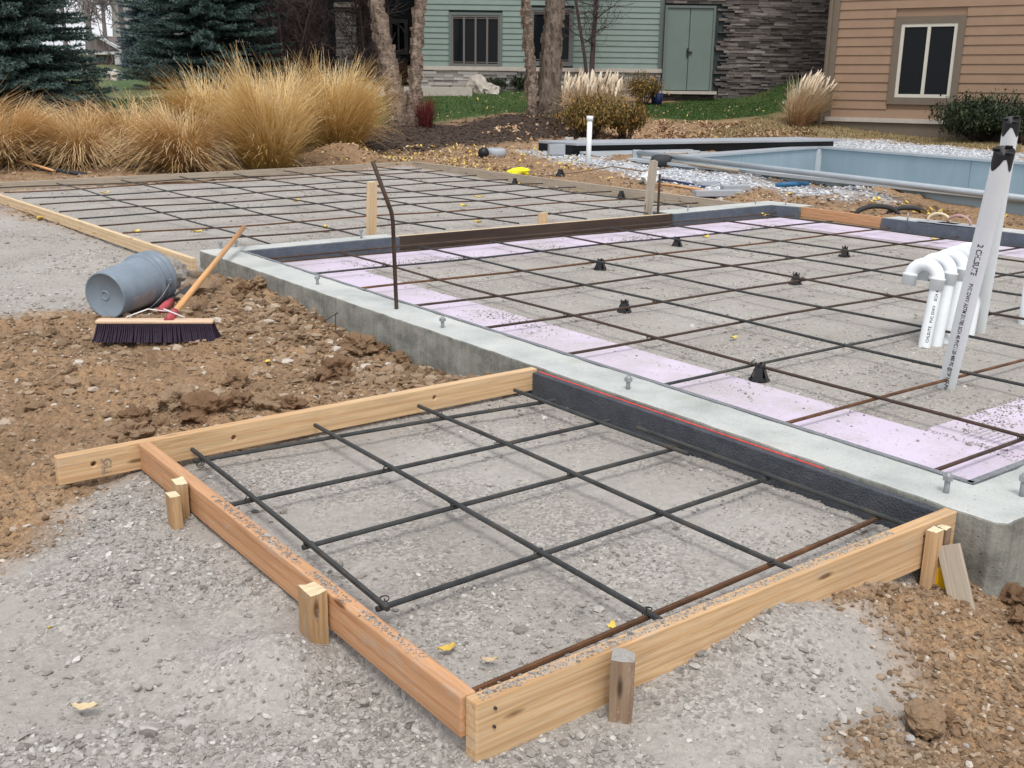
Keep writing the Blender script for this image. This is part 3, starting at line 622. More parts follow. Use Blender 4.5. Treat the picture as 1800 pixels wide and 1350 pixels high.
stake(0, 0, 0, .066, .042, .28, M['wood_tan'], 'tan stake with battered pale top against the reddish board', rot=1.57, loc=(.994, 2.047, .010), jag=.004)
stake(0, 0, 0, .050, .034, .25, M['wood_tan'], 'battered stake touching the reddish board near the back corner', rot=1.5, loc=(.999, 2.905, .006), jag=.005)
stake(0, 0, 0, .052, .030, .24, M['wood_tan'], 'slightly lower stake doubled in front of the battered one', rot=1.5, loc=(.962, 2.862, -.012), lean=(-.0, .02), jag=.002)
stake(0, 0, 0, .040, .030, .32, M['wood_fresh'], 'fresh pale stake at the right end of the front board', rot=.05, loc=(2.545, 1.418, -.012), jag=.002)
stake(0, 0, 0, .030, .030, .32, M['wood_stake'], 'dark narrow stake squeezed behind the fresh one at the wall', rot=.05, loc=(2.59, 1.419, -.016), jag=.002)
p0 = A3(2.60, 1.375, -.06); p1 = A3(2.545, 1.20, -.30)
o = MB().beam(A3(2.575, 1.392, -.055), A3(2.535, 1.27, -.29), .062, .018, up=A3(.88, .47, 0)).build('scrap_board', M['wood_grey'], bevel=.002, loc=(2.555, 1.33, -.2)); tag(o, 'short pale scrap board leaning on the wall corner', 'scrap board')
tp = thing('marker_cap', 'crumpled yellow plastic piece at the foot of the fresh stake', 'plastic piece', (2.52, 1.35, -.24))
a = P(1656, 1018, -.16); print('yellow', a); mb = MB(); mb.obox(a, HR * .022 + UP * .004, HF * .010, UP * .040); mb.build('yellow_sleeve', M['yellow'], tp, bevel=.005)
stake(0, 0, 0, .075, .04, .52, M['wood_pale'], 'tall pale stake rising behind the blue grey foam', rot=.1, loc=(4.29, 7.47, .40), jag=.003, lean=(.02, 0))
stake(0, 0, 0, .09, .04, .62, M['wood_grey'], 'cracked tall stake at the right end of the dark board', rot=.15, loc=(7.50, 7.56, .47), jag=.01, lean=(.06, 0))
o = MB().tube([P(1167, 374, .0) + VX * .08 - UP * .2, P(1167, 374, .0) + VX * .08 + UP * .36], .012, 8).build('steel_pin', M['rebar_brown'], loc=(7.35, 7.3, 0)); tag(o, 'dark steel pin standing beside the cracked stake', 'pin')
stake(0, 0, 0, .085, .04, .22, M['wood_pale'], 'short sawn block stake behind the dark board', rot=.1, loc=(5.88, 7.265, .085), jag=.001)

# ------------------------------------------------------------------ rebar mats
def rebar(parent, a, b_, m_, r=.0073, ribs=False, sag=.004, name='rebar', n=8, seed=0):
    a = A3(*a); b_ = A3(*b_); L = np.linalg.norm(b_ - a); k = int(L / .0045) if ribs else max(3, int(L / .25))
    t = np.linspace(0, 1, k + 1); pts = a + (b_ - a) * t[:, None]; ph = rng.uniform(0, 6, 2); d = (b_ - a) / L; s_ = np.array([-d[1], d[0], 0])
    pts = pts + (np.sin(t * L * 2.1 + ph[0]) * sag)[:, None] * s_ + (np.sin(t * L * 2.7 + ph[1]) * sag * .6)[:, None] * UP
    rr = r * (1 + .09 * (np.arange(k + 1) % 2)) if ribs else r
    return MB().tube(pts, rr, n).build(name, m_, parent, not ribs)
def tie(parent, p, r=.0085, s=.0016):
    p = A3(*p); a = np.linspace(0, 2 * math.pi * 1.6, 22); ph = rng.uniform(0, 6)
    q_ = np.stack([np.cos(a + ph) * r * 1.5, np.sin(a + ph) * r * 1.5 * .8, np.sin(a * .5) * .004 + .004 * np.cos(a)], 1) + p
    e = q_[-1]; q_ = np.r_[q_, [e + A3(rng.normal(0, .006), rng.normal(0, .006), .008), e + A3(rng.normal(0, .012), rng.normal(0, .012), rng.uniform(.012, .03))]]
    return MB().tube(q_, s, 4).build('wire_tie', M['rebar'], parent, True)
MA = thing('rebar_mat', 'tied grid of thick dark rebar inside the small wooden form', 'rebar mat', (1.85, 2.4, -.06))
ua = [1.165, 1.642, 2.096]; vb = [3.165, 2.803, 2.417, 2.012, 1.605]
bars = [((1.19, 3.325, -.052), (1.150, 1.965, -.054), 'rebar'), ((1.655, 3.322, -.052), (1.628, 1.49, -.054), 'rebar'), ((2.085, 3.32, -.052), (2.104, 1.50, -.054), 'rebar'), ((2.525, 3.28, -.052), (2.548, 2.33, -.054), 'rebar'), ((2.585, 2.62, -.050), (2.60, 1.49, -.052), 'rebar')]
ao = [rebar(MA, a, b_, M[m_], ribs=True, sag=.005) for a, b_, m_ in bars]
bars = [((1.17, 3.245, -.067), (2.60, 3.115, -.067), 'rebar'), ((1.105, 2.815, -.067), (2.60, 2.79, -.067), 'rebar'), ((1.15, 2.42, -.067), (2.61, 2.418, -.067), 'rebar'), ((1.135, 2.00, -.067), (2.62, 2.035, -.067), 'rebar'), ((1.10, 1.575, -.068), (2.63, 1.635, -.067), 'rebar_rust')]
bo = [rebar(MA, a, b_, M[m_], ribs=True, sag=.003) for a, b_, m_ in bars]
for i, a in enumerate([1.167, 1.642, 2.096, 2.55]):
    for j, b_ in enumerate([3.18, 2.803, 2.417, 2.018, 1.605]):
        if i == 0 and j == 4: continue
        tie(bo[j], (a, b_, -.058))
FM = thing('rebar_mat', 'wide rebar grid on black chairs inside the foundation walls', 'rebar mat', (6, 4.2, -.06))
ua = [3.69, 4.37, 5.05, 5.72, 6.42, 7.08, 7.78, 8.47]; vb = [1.775, 2.388, 3.02, 3.69, 4.34, 5.03, 5.68, 6.29, 6.86]
ms = ['rebar', 'rebar_brown', 'rebar_brown', 'rebar_rust', 'rebar_brown']
fa = [rebar(FM, (u_ + rng.normal(0, .015), 6.86 + rng.uniform(-.05, .12), -.054), (u_ + rng.normal(0, .01), 1.6, -.056), M[['rebar_brown', 'rebar', 'rebar'][i % 3]], sag=.006) for i, u_ in enumerate(ua)]
fbm_ = [rebar(FM, (3.0 + (.1 if j == 8 else 0), v_ + rng.normal(0, .01), -.068), (8.82 - rng.uniform(0, .1), v_ + rng.normal(0, .02), -.068), M[ms[(j * 2 + 1) % 5]], sag=.006) for j, v_ in enumerate(vb)]
rebar(FM, (3.15, 7.06, -.066), (8.8, 7.06, -.066), M['rebar_brown'], sag=.003)
for a in ua[:5]:
    for j, b_ in enumerate(vb): tie(fbm_[j], (a, b_, -.060), r=.0095, s=.0020)
RM = thing('rebar_mat', 'dark rebar grid lying on grey gravel inside the far form', 'rebar mat', (5.8, 10.8, -.04))
ub = [3.42, 4.20, 5.00, 5.80, 6.6, 7.4, 8.2]; vv = [8.09, 8.74, 9.38, 9.99, 10.60, 11.30, 11.98, 12.80, 13.3]
for u_ in ub: rebar(RM, (u_, 7.50, -.034), (u_ + .05, 13.42 + (u_ - 2.5) * .15, -.034), M['rebar'], sag=.01)
for i, v_ in enumerate(vv): rebar(RM, (2.70, v_, -.047), (8.75, v_ + (.02 + .05 * i), -.047), M[['rebar', 'rebar_brown', 'rebar_rust'][(i * 2) % 3] if i % 4 else 'rebar_brown'], sag=.012)
vt = P(697, 543, 0); top2 = PD(690, 378, depth(vt) * .965); top3 = PD(655, 284, depth(vt) * .94)
pts = [vt - UP * .1, vt, vt * .5 + top2 * .5, top2 - (top2 - vt) * .06, top2 + (top3 - top2) * .06, top3]
o = MB().tube(pts, .0108, 10).build('bent_rebar', M['rebar_brown'], smooth=True, loc=tuple(vt)); tag(o, 'rusty rebar standing upright from the wall top and bent near its upper end', 'rebar')
# chairs
def chair(x, y, lab, s=1.0, z0=-.12, loc=None):
    p = P(x, y, z0) if loc is None else A3(*loc); o_ = thing('rebar_chair', lab, 'rebar chair', p, 'black plastic rebar chairs')
    mb = MB(); h = .054 * s
    mb.lathe(p + UP * .0, UP, [(.038 * s, 0), (.040 * s, .004), (.030 * s, .006), (.029 * s, 0)], 14)
    for k in range(4):
        a = k * math.pi / 2 + .5; d_ = A3(math.cos(a), math.sin(a), 0); t_ = A3(-math.sin(a), math.cos(a), 0)
        b0 = p + d_ * .033 * s; b1 = p + d_ * .014 * s + UP * h; w0, w1 = .021 * s, .011 * s; th = d_ * .003
        V = [b0 - t_ * w0, b0 + t_ * w0, b1 + t_ * w1, b1 - t_ * w1]; V = np.array(V + [q_ - th for q_ in V]); mb.add(V, [(0, 1, 2, 3), (7, 6, 5, 4), (0, 4, 5, 1), (1, 5, 6, 2), (2, 6, 7, 3), (3, 7, 4, 0)])
        mb.obox(p + d_ * .016 * s + UP * (h + .005), d_ * .003, t_ * .006, UP * .007)
    mb.lathe(p + UP * h * .72, UP, [(.020 * s, 0), (.018 * s, .006), (.012 * s, .007), (.010 * s, 0)], 12)
    mb.build('body', M['black_plastic'], o_); return o_
for i, (x, y, lab) in enumerate([(1334, 668, 'nearest black chair under the grid crossing beside the pink foam'), (1097, 551, 'black chair under the bar second from the left wall'), (1398, 500, 'black chair in the middle of the foundation left of the bent pipes'),
        (1055, 474, 'black chair on gravel below the dark brown board'), (1484, 450, 'black chair close to the far right foundation corner'), (1190, 433, 'black chair just in front of the far foam wall')]):
    chair(x, y, lab, 1.25)
chair(985, 303, 'loose black chair standing on dirt behind the far form', 2.0, loc=G(985, 312)); chair(1092, 345, 'black chair tipped under the far form grid near the right board', 1.5, loc=P(1092, 349, -.11)); chair(905, 322, 'black chair at the bar ends by the leafy right board', 1.3, loc=P(905, 324, -.11))

# ------------------------------------------------------------------ pink foam sheets
def sheet(poly, lab, z=-.108): 
    o_ = MB().prism(poly, -.132, z).build('foam_sheet', M['foam_pink'], bevel=.003, loc=(poly[0][0], poly[0][1], -.13)); return tag(o_, lab, 'foam sheet')
s1 = sheet([(2.955, 1.56), (3.595, 1.56), (3.60, 4.0), (2.985, 4.0)], 'pink foam sheet along the near half of the left wall')
sheet([(2.986, 4.006), (3.60, 4.006), (3.62, 6.44), (3.01, 6.44)], 'pink foam sheet along the far half of the left wall')
s2 = sheet([(3.60, 1.56), (6.2, 1.56), (6.2, 2.11), (3.60, 2.11)], 'pink foam sheet with faint printing at the lower right')
sheet([(3.015, 6.446), (5.5, 6.50), (5.5, 7.09), (3.015, 7.07)], 'pink foam sheet in front of the blue grey foam')
sheet([(5.505, 6.50), (8.3, 6.52), (8.3, 7.13), (5.505, 7.09)], 'pink foam sheet in front of the dark brown board')
sheet([(8.28, 1.7), (8.86, 1.7), (8.80, 7.1), (8.31, 7.1)], 'pink foam sheet along the right foundation wall')
mb = MB()
for k in range(7):
    for (u0, v0) in [(3.66, 1.98), (4.25, 2.0), (4.0, 1.72)]:
        V, F = text_mb('||| || |||| | ||| ||| | |||| || ||| | |||| ||'[k:], .014, A3(u0, v0 - k * .024, -.1075), UX, VX, .0003); mb.add(V, F)
mb.build('printing', M['ink_faint'], s2)
pos = []
for _ in range(5200):
    t = rng.random(); u_ = 3.63 - abs(rng.normal(0, .13)); v_ = 1.6 + t * 5.0
    if rng.random() < .96 and vn(np.array(u_ * 2.4 + 3), np.array(v_ * 2.4)) < .62: continue
    pos.append((max(u_, 3.0), v_, -.106))
for _ in range(2600):
    u_, v_ = rng.uniform(3.6, 6), 2.13 - abs(rng.normal(0, .12))
    if rng.random() < .95 and vn(np.array(u_ * 2.4), np.array(v_ * 4)) < .6: continue
    pos.append((u_, v_, -.106))
for _ in range(5200):
    u_, v_ = rng.uniform(3.1, 8.3), 6.47 + abs(rng.normal(0, .16))
    if rng.random() < .95 and vn(np.array(u_ * 2.4 + 7), np.array(v_ * 3)) < .6: continue
    pos.append((u_, v_, -.106))
pos = np.array(pos); stuff(stones(pos, np.exp(rng.normal(math.log(.0032), .5, len(pos))), rng.random(len(pos))).build('gravel_crumbs', M['gravel']), 'grey gravel crumbs spilled over the pink foam', 'gravel')
pos = np.array([(rng.uniform(1.05, 2.4), 1.464 + rng.normal(0, .008), 0) for _ in range(2600)] + [(1.041 + rng.normal(0, .007), v_, 0) for v_ in np.r_[rng.uniform(1.95, 2.15, 150), rng.uniform(2.2, 2.75, 350), rng.uniform(1.65, 1.9, 200)]])
pos = pos[(pos[:, 1] > 1.45)]; stuff(stones(pos, np.exp(rng.normal(math.log(.0023), .4, len(pos))), rng.random(len(pos)) * .7).build('gravel_crumbs', M['gravel']), 'fine grey grit lying on top of the small form boards', 'gravel')

# ------------------------------------------------------------------ plumbing pipes
TALL = {}
def pipe_text(body, size, a, ax, r, phi_dir, start):
    ax = ax / np.linalg.norm(ax); x = phi_dir - ax * (phi_dir @ ax); x /= np.linalg.norm(x); y = np.cross(ax, x)
    def wr(V):
        th = -(V[:, 1] - size * .35) / r
        return a + ax * (start + V[:, :1]) + (r + .0006) * (np.cos(th)[:, None] * x + np.sin(th)[:, None] * y)
    V, F = text_mb(body, size, None, None, None, wrap=wr, bold=True); mb = MB(); mb.add(V, F); return mb
def jagcap(parent, p, ax, r):
    ax = ax / np.linalg.norm(ax); x = np.cross(ax, UP + A3(.1, 0, 0)); x /= np.linalg.norm(x); y = np.cross(ax, x); V = []; F = []; k = 24
    for i in range(k):
        a = 2 * math.pi * i / k; d_ = math.cos(a) * x + math.sin(a) * y; dep = .008 + .062 * abs(math.sin(a * 1.5 + .6)) ** 1.5 + rng.uniform(0, .008)
        V += [p + d_ * (r + .0012) + ax * .003, p + d_ * (r + .0012) - ax * dep]
    for i in range(k): j = (i + 1) % k; F.append((2 * i, 2 * i + 1, 2 * j + 1, 2 * j))
    c = len(V); V.append(p + ax * .003 - ax * .02); F += [(2 * i, 2 * ((i + 1) % k), c) for i in range(k)]
    mb = MB(); mb.add(np.array(V), F); mb.build('black_tip', M['black_plastic'], parent)  # jagged black band with a sunken cone at the cut pipe end
    mb = MB(); 
    for k_ in range(3): mb.obox(p + (math.cos(k_ * 2.1) * x + math.sin(k_ * 2.1) * y) * r * .8 + ax * .004, x * r * .35, y * .003, ax * .006)
    mb.build('tip_fold', M['black_plastic'], parent)
def tall_pipe(base, top, dk, r, lab, txt=True):
    a = P(*base, -.12); b_ = PD(*top, depth(a) * dk); ax = b_ - a; o_ = thing('plastic_pipe', lab, 'pipe', a)
    MB().tube([a - ax / np.linalg.norm(ax) * .1, a, b_], r, 28, False).build('pipe', M['pvc'], o_, True); jagcap(o_, b_, ax, r)
    if txt:
        tc = CAM - a; side = np.cross(ax, tc); side /= np.linalg.norm(side); L = np.linalg.norm(ax)
        mb = pipe_text('2 CHLSUTE', .030, b_, -ax, r, tc / np.linalg.norm(tc) + side * -.05, L * .33)
        V = pipe_text('PVC DWV ASTM D1785 SCH 40 PVC1120 480 PSI @73F NSF-PW', .021, b_, -ax, r, tc / np.linalg.norm(tc) + side * -.05, L * .33 + .19); V.build('printing', M['ink'], o_)
        mb.build('printing', M['ink'], o_)
    return o_
tall_pipe((1719, 582), (1779, 212), .86, .037, 'rear tall white pipe with jagged black top', False)
tall_pipe((1663, 683), (1766, 266), .83, .036, 'front tall leaning white pipe with black printing and black top')
def bent_pipe(base, cy, apex, hook, lab, i):
    a = P(*base, -.12); Da = depth(a); b_ = PD(*cy, Da - .055); hk = PD(*hook, Da + .03); r = .0305
    ax = (b_ - a); ax /= np.linalg.norm(ax); sp = hk - b_; sp = sp - ax * (sp @ ax); w = np.linalg.norm(sp); sd_ = sp / w; o_ = thing('bent_pipe', lab, 'pipe', a, 'white bent pipe stubs')
    MB().tube([a - ax * .1, b_], r, 22, False).build('pipe', M['pvc'], o_, True)
    th = np.linspace(0, math.pi, 19); cen = b_ + ax * .03 + sd_ * w / 2; arc = cen + np.cos(th)[:, None] * (-sd_) * w / 2 + np.sin(th)[:, None] * ax * w / 2
    pts = np.r_[[b_ + ax * .02], arc, [arc[-1] - ax * .02]]; MB().tube(pts, r * 1.10, 22, False).build('bend', M['pvc_fit'], o_, True)
    for q_, e in ((b_ - ax * .02, 1), (arc[-1] - ax * .048, 1)): MB().lathe(q_, ax, [(r * .95, 0), (r * 1.19, 0), (r * 1.2, .05), (r * 1.27, .051), (r * 1.27, .062), (r * 1.05, .063)], 24).build('collar', M['pvc_fit'], o_, True)
    if i == 0:
        tc = CAM - a; side = np.cross(ax, tc); side /= np.linalg.norm(side); mb = pipe_text('CHLSUTE   PVC DWV    SCH 40', .02, a, ax, r, tc / np.linalg.norm(tc) + side * .3, .03); mb.build('printing', M['ink'], o_)
    return o_
ctr = lambda s_: s_
for i, (b0, c0, h0, lab) in enumerate([((1624, 611), (1646, 503), (1599, 489), 'front bent white pipe of the row showing its open hooked end'), ((1645, 608), (1668, 493), (1621, 480), 'second bent white pipe from the front of the row'), ((1664, 603), (1690, 486), (1643, 472), 'third bent white pipe of the row, middle one'),
        ((1684, 596), (1705, 479), (1658, 465), 'fourth bent white pipe of the row'), ((1702, 590), (1724, 473), (1677, 459), 'last bent white pipe of the row, mostly behind the tall pipe')]): bent_pipe(b0, c0, None, h0, lab, i)
a = P(1806, 570, -.12); o = MB().tube([a - UP * .1, a, a + UP * .42], .05, 24).build('pipe_stub', M['pvc'], smooth=True, loc=tuple(a)); tag(o, 'white pipe stub cut by the right edge of the picture', 'pipe')
a = G(1034, 288); b_ = PD(1037, 206, depth(a) * .99); pr_ = thing('vent_pipe', 'thin white capped pipe standing upright left of the pool', 'pipe', a)
MB().tube([a - UP * .2, b_], .040, 16).build('pipe', M['pvc'], pr_, True); MB().tube([b_ - UP * .05, b_ + UP * .02], .052, 16).build('cap', M['pvc_fit'], pr_, True)

# ------------------------------------------------------------------ pool shell
def V3(p, z): return A3(p[0], p[1], z)
PO = thing('pool_shell', 'empty grey blue pool shell sunk in the ground behind the foundation', 'pool', V3(PF0, ZR))
def pwall(a, b_, outn, z0=ZR - 1.45, z1=ZR - .02, t=.06):
    a = V3(a, 0); b_ = V3(b_, 0); d = (b_ - a); L = np.linalg.norm(d); d /= L; n_ = V3(outn, 0); n_ /= np.linalg.norm(n_); mb = MB()
    k = max(1, int(round(L / 3.4)))
    for i in range(k):
        p0, p1 = a + d * L * i / k, a + d * L * (i + 1) / k
        mb.obox((p0 + p1) / 2 + n_ * t / 2 + UP * (z0 + z1) / 2, d * (L / k / 2 - .004), n_ * t / 2, UP * (z1 - z0) / 2)
    mb.build('wall_panel', M['pool'], PO, bevel=.004)
nb = back; nr_ = np.array([qa[1], -qa[0]]); nr_ = nr_ if nr_ @ HR[:2] > 0 else -nr_
pc = POOLP.mean(0)
def outw(a, b_):
    d = b_ - a; n_ = np.array([-d[1], d[0]]); n_ /= np.linalg.norm(n_); return n_ if n_ @ ((a + b_) / 2 - pc) > 0 else -n_
for i in range(4):
    a_, b2 = POOLP[i], POOLP[(i + 1) % 4]; n_ = outw(a_, b2); pwall(a_, b2, n_)
    d = (b2 - a_) / np.linalg.norm(b2 - a_); w = .15 if i == 0 else .32
    rm = MB(); rm.obox(V3((a_ + b2) / 2 + n_ * (w / 2 - .03), ZR), V3(b2 - a_, 0) / 2, V3(n_, 0) * w / 2, UP * .022)
    if i == 0: pass
    rm.build('rim', M['steel_light'], PO, bevel=.004)
pp = POOLP[3] + (POOLP[2] - POOLP[3]) / np.linalg.norm(POOLP[2] - POOLP[3]) * .0 - (outw(POOLP[2], POOLP[3]) + outw(POOLP[3], POOLP[0])) * .05
MB().obox(V3(pp, ZR - .75), HR * .085, HF * .02, UP * .72).build('corner_post', M['steel_light'], PO, bevel=.01)
fl = MB(); fl.prism([tuple(p) for p in POOLP], ZR - 1.5, ZR - 1.4); fl.build('pool_floor', M['pool'], PO)
BE = thing('cover_housing', 'long grey lidded cover housing with black opening along the far side of the pool', 'pool cover housing', V3(BENCHP[0], ZR))
a, b_ = V3(BENCHP[0], 0), V3(BENCHP[3] + (BENCHP[3] - BENCHP[0]) / np.linalg.norm(BENCHP[3] - BENCHP[0]) * .5, 0); bk3 = V3(back, 0)
mb = MB(); mb.obox((a + b_) / 2 + bk3 * .45 + UP * (ZR + .135), (b_ - a) / 2, bk3 * .5, UP * .022); mb.build('lid', M['lid_grey'], BE, bevel=.005)
mb = MB(); mb.obox((a + b_) / 2 + bk3 * .52 + UP * (ZR + .0), (b_ - a) / 2, bk3 * .42, UP * .113); mb.build('cavity_shade_block', M['blackish'], BE)  # solid block coloured black, stands in for the shade inside the open housing
mb = MB()
for k in range(3): mb.obox((a * .8 + b_ * .2) - bk3 * (.10 + k * .16) + UP * (ZR + .0 - k * .012), (b_ - a) * .19, bk3 * .05, UP * .02)
tr = mb.build('track_rails', M['steel_light'], BE, bevel=.003)
LB = thing('roller_bar', 'long grey bar lying from the cover housing across the near pool edge', 'bar', P(1120, 267, .25))
a = P(1120, 268, .20); b_ = P(1740, 342, .17); b_ = a + (b_ - a) * 1.25; MB().tube([a, b_], .036, 12).build('tube', M['steel_grey'], LB, True)
mb = MB(); mb.obox(a - UP * .04, HR * .07, HF * .05, UP * .08); mb.obox(a - UP * .14, HR * .1, HF * .05, UP * .02); mb.build('bracket', M['steel_grey'], LB, bevel=.01)
# gravel side clutter
def lump(p, s, name, m_, lab, cat, n_=2, amp=.25, sq=(1, 1, .7), group=None, freq=1.6):
    import bmesh; bm = bmesh.new(); bmesh.ops.create_icosphere(bm, subdivisions=n_, radius=1); off = Vector(rng.uniform(0, 50, 3))
    for v_ in bm.verts:
        c = v_.co.copy(); k = 1 + amp * mnoise.noise(c * freq + off) * 1.6 + amp * .45 * mnoise.noise(c * freq * 3 + off)+ amp * .2 * mnoise.noise(c * freq * 8 + off)
        v_.co = Vector((c.x * k * sq[0], c.y * k * sq[1], c.z * k * sq[2])) * s
    me = bpy.data.meshes.new(name); bm.to_mesh(me); bm.free(); me.materials.append(m_); o_ = bpy.data.objects.new(name, me); COL.objects.link(o_); o_.location = tuple(p); o_.rotation_euler = (0, 0, rng.uniform(0, 6))
    at = me.attributes.new('col', 'FLOAT', 'POINT'); at.data.foreach_set('value', np.full(len(me.vertices), rng.uniform(.4, .6)))
    return tag(o_, lab, cat, group)
BR = thing('float', 'black rounded rubber block with a wooden handle on the pale gravel', 'tool', G(1163, 293))
a = G(1163, 294) + UP * .09; mb = MB(); mb.tube([a - HR * .17, a - HR * .15, a - HR * .08, a + HR * .06, a + HR * .13, a + HR * .14], [.02, .07, .095, .095, .08, .03], 14); mb.build('rubber_block', M['dark_rubber'], BR, True)
b_ = G(1297, 307) + UP * .05; MB().tube([a + HR * .1, b_], .022, 8).build('handle', M['wood_grey'], BR, True)
for (x0, y0, x1, y1, zz, nm, mt, r_, lb) in [(1150, 318, 1238, 331, .03, 'pry_bar', 'navy', .016, 'dark blue bar lying behind the cracked stake'), (1150, 327, 1245, 338, .03, 'long_stick', 'wood_handle', .014, 'thin wooden stick beside the dark blue bar'), (1363, 333, 1420, 328, .05, 'hose_piece', 'blue_tool', .03, 'short bright blue strap on dirt by the pool'),
        (6, 287, 95, 308, .1, 'shovel', 'wood_handle', .018, 'wooden tool shaft with red grip lying at the far left edge'), (60, 300, 150, 309, .03, 'digging_bar', 'dark_rubber', .03, 'dark tool end lying by the far left form')]:
    a = G(x0, y0) + UP * zz; b_ = G(x1, y1) + UP * (zz * .6); o_ = thing(nm, lb, 'tool', a); MB().tube([a, a * .6 + b_ * .4 + UP * .01, b_], r_, 8).build('shaft', M[mt], o_, True)
    if nm == 'shovel': MB().tube([a + (a - b_) * .02, a + (b_ - a) * .35], r_ * 1.5, 8).build('grip', M['red_paint'], o_, True)
for (x, y, w, t, lab) in [(1262, 345, .62, .075, 'long grey channel section lying at the corner of the far form'), (1292, 338, .36, .09, 'short grey block beside the grey channel'), (1240, 326, .30, .06, 'small grey slab on pale gravel behind the channel'), (978, 272, .28, .17, 'grey box at the left end of the cover housing')]:
    p = G(x, y); o_ = MB().obox(p + UP * t / 2, (HR * .97 + HF * .25) * w / 2, (HF * .97 - HR * .25) * .06, UP * t / 2).build('grey_channel', M['lid_grey'], bevel=.008, loc=tuple(p)); tag(o_, lab, 'channel')
lump(G(1142, 322) + UP * .05, .17, 'plastic_sheet', M['cloth_white'], 'crumpled white plastic bag behind the far form', 'bag', 3, .45, (1.2, .8, .75), freq=2.2)
lump(G(912, 308) + UP * .05, .15, 'yellow_bag', M['flag_yellow'], 'bright yellow plastic piece on the dirt behind the far form', 'plastic', 3, .25, (1.1, .6, .4))
o = thing('drain_fitting', 'black and grey pipe fitting half buried in leafy dirt', 'pipe fitting', G(865, 276)); a = G(850, 277) + UP * .08; MB().tube([a - HF * .1, a + HF * .05], .09, 14).build('black_elbow', M['black_plastic'], o, True)
a = G(872, 275) + UP * .07; MB().lathe(a - UP * .1, UP, [(.01, .0), (.16, 0), (.17, .12), (.12, .17), (.10, .12), (.01, .1)], 16).build('grey_cap', M['lid_grey'], o, True)
for (x, y, s_, lab) in [(1025, 258, .16, 'grey stone at the left end of the cover housing'), (1000, 255, .13, 'pale stone behind the grey box')]: lump(G(x, y) + UP * .05, s_, 'rock', M['gravel'], lab, 'rock', 3)
o = MB().tube([G(960, 312) + UP * .03, G(1020, 308) + UP * .05, G(1075, 300) + UP * .06, G(1130, 306) + UP * .04, G(1180, 300) + UP * .05], .012, 6).build('root', M['wood_stake'], smooth=True, loc=tuple(G(1075, 300))); tag(o, 'thin brown stick lying across the dirt left of the pool', 'stick')
# masonry trowels on the right wall
for (x, y, lab, mt) in [(1650, 386, 'hand float with pale curved handle lying on the right wall', 'wood_cut'), (1685, 390, 'hand float with pinkish curved handle next to the pale one', 'cloth_pink')]:
    if mt == 'cloth_pink': M[mt] = plain('pinkish_handle', (.42, .26, .24), .6)
    a = P(x, y + 6, .004); o_ = thing('hand_float', lab, 'hand tool', a); d_ = A3(.05, -1, 0); d_ /= np.linalg.norm(d_); MB().obox(a + UP * .006, d_ * .19, A3(-d_[1], d_[0], 0) * .055, UP * .004).build('blade', M['steel_light'], o_, bevel=.001)
    th = np.linspace(0, math.pi, 12); MB().tube(a + UP * .012 + np.cos(th)[:, None] * d_ * .11 + np.sin(th)[:, None] * UP * .075, .0125, 8).build('handle', M[mt], o_, True)
o_ = thing('strap_bundle', 'dark rubber strap looped on the dirt behind the orange brown board', 'strap', G(1570, 375)); a = G(1575, 378); th = np.linspace(0, math.pi, 14); mb = MB()
for k, (o1, w_, h_) in enumerate([(-.2, .22, .13), (.12, .2, .11)]):
    pts = a + HR * o1 + np.cos(th)[:, None] * HR * w_ + np.sin(th)[:, None] * UP * h_ + HF * .02 * k; mb.tube(pts * A3(1, 1, .7) + UP * a[2] * .3, .026, 6)
mb.build('strap', M['dark_rubber'], o_, True)

# ------------------------------------------------------------------ bucket and broom
def gzp(p): return gz(p[0], p[1])
c0 = P(184, 522, 0); c0 = P(184, 520, gzp(c0) + .14); c1 = P(272, 486, gzp(P(272, 486, 0)) + .165); ax = c1 - c0; L = np.linalg.norm(ax); ax /= L; print('bucket L', L)
BK = thing('bucket', 'grey plastic bucket lying on its side on the dirt', 'bucket', (c0[0], c0[1], c0[2] - .13))
r0, r1 = .135, .152
prof = [(.001, .006), (r0 - .012, .006), (r0 - .008, 0), (r0, 0), (r0 + .002, .01), (r0 + (r1 - r0) * .72, L * .72), (r1 - .003, L * .725), (r1 + .012, L * .73), (r1 + .013, L * .76), (r1 - .001, L * .765), (r1, L * .85), (r1 + .013, L * .855), (r1 + .014, L * .88), (r1 + .002, L * .885), (r1 + .003, L * .96), (r1 + .010, L * .965), (r1 + .011, L), (r1 - .006, L), (r1 - .008, L * .9), (r0 - .006, .014), (.001, .014)]
MB().lathe(c0, ax, prof, 64).build('shell', M['bucket'], BK, True); me = BK.children[0].data
MB().lathe(c0, -ax, [(.020, -.006), (.022, -.002), (.027, -.002), (.029, -.006)], 24).build('moulding_ring', M['bucket'], BK, True)
mb = MB(); k = 14; tc = -A3(*ray(190, 560)); x = np.cross(ax, UP); x /= np.linalg.norm(x); y = np.cross(x, ax)
if x @ (CAM - c0) < 0: x = -x
th = np.linspace(R(-50), R(-8), k); V = []
for t in th:
    for s_ in (.16, .60): V.append(c0 + ax * L * s_ + (r0 + (r1 - r0) * s_ + .0012) * (math.cos(t) * x + math.sin(t) * y))
mb.add(np.array(V), [(2 * i, 2 * i + 1, 2 * i + 3, 2 * i + 2) for i in range(k - 1)]); mb.build('label', M['label'], BK, True)
p = c0 + ax * L * .84 + x * (r1 + .016) + y * .0; th = np.linspace(0, math.pi, 20); hp = [c0 + ax * (L * .84 - .17 * math.sin(t)) + (math.cos(t) * x) * (r1 + .016) - y * math.sin(t) * .165 for t in th]
hp = np.array(hp); hp[:, 2] = np.maximum(hp[:, 2], c0[2] - .125); MB().tube(hp, .0025, 6).build('wire_handle', M['bolt'], BK, True)
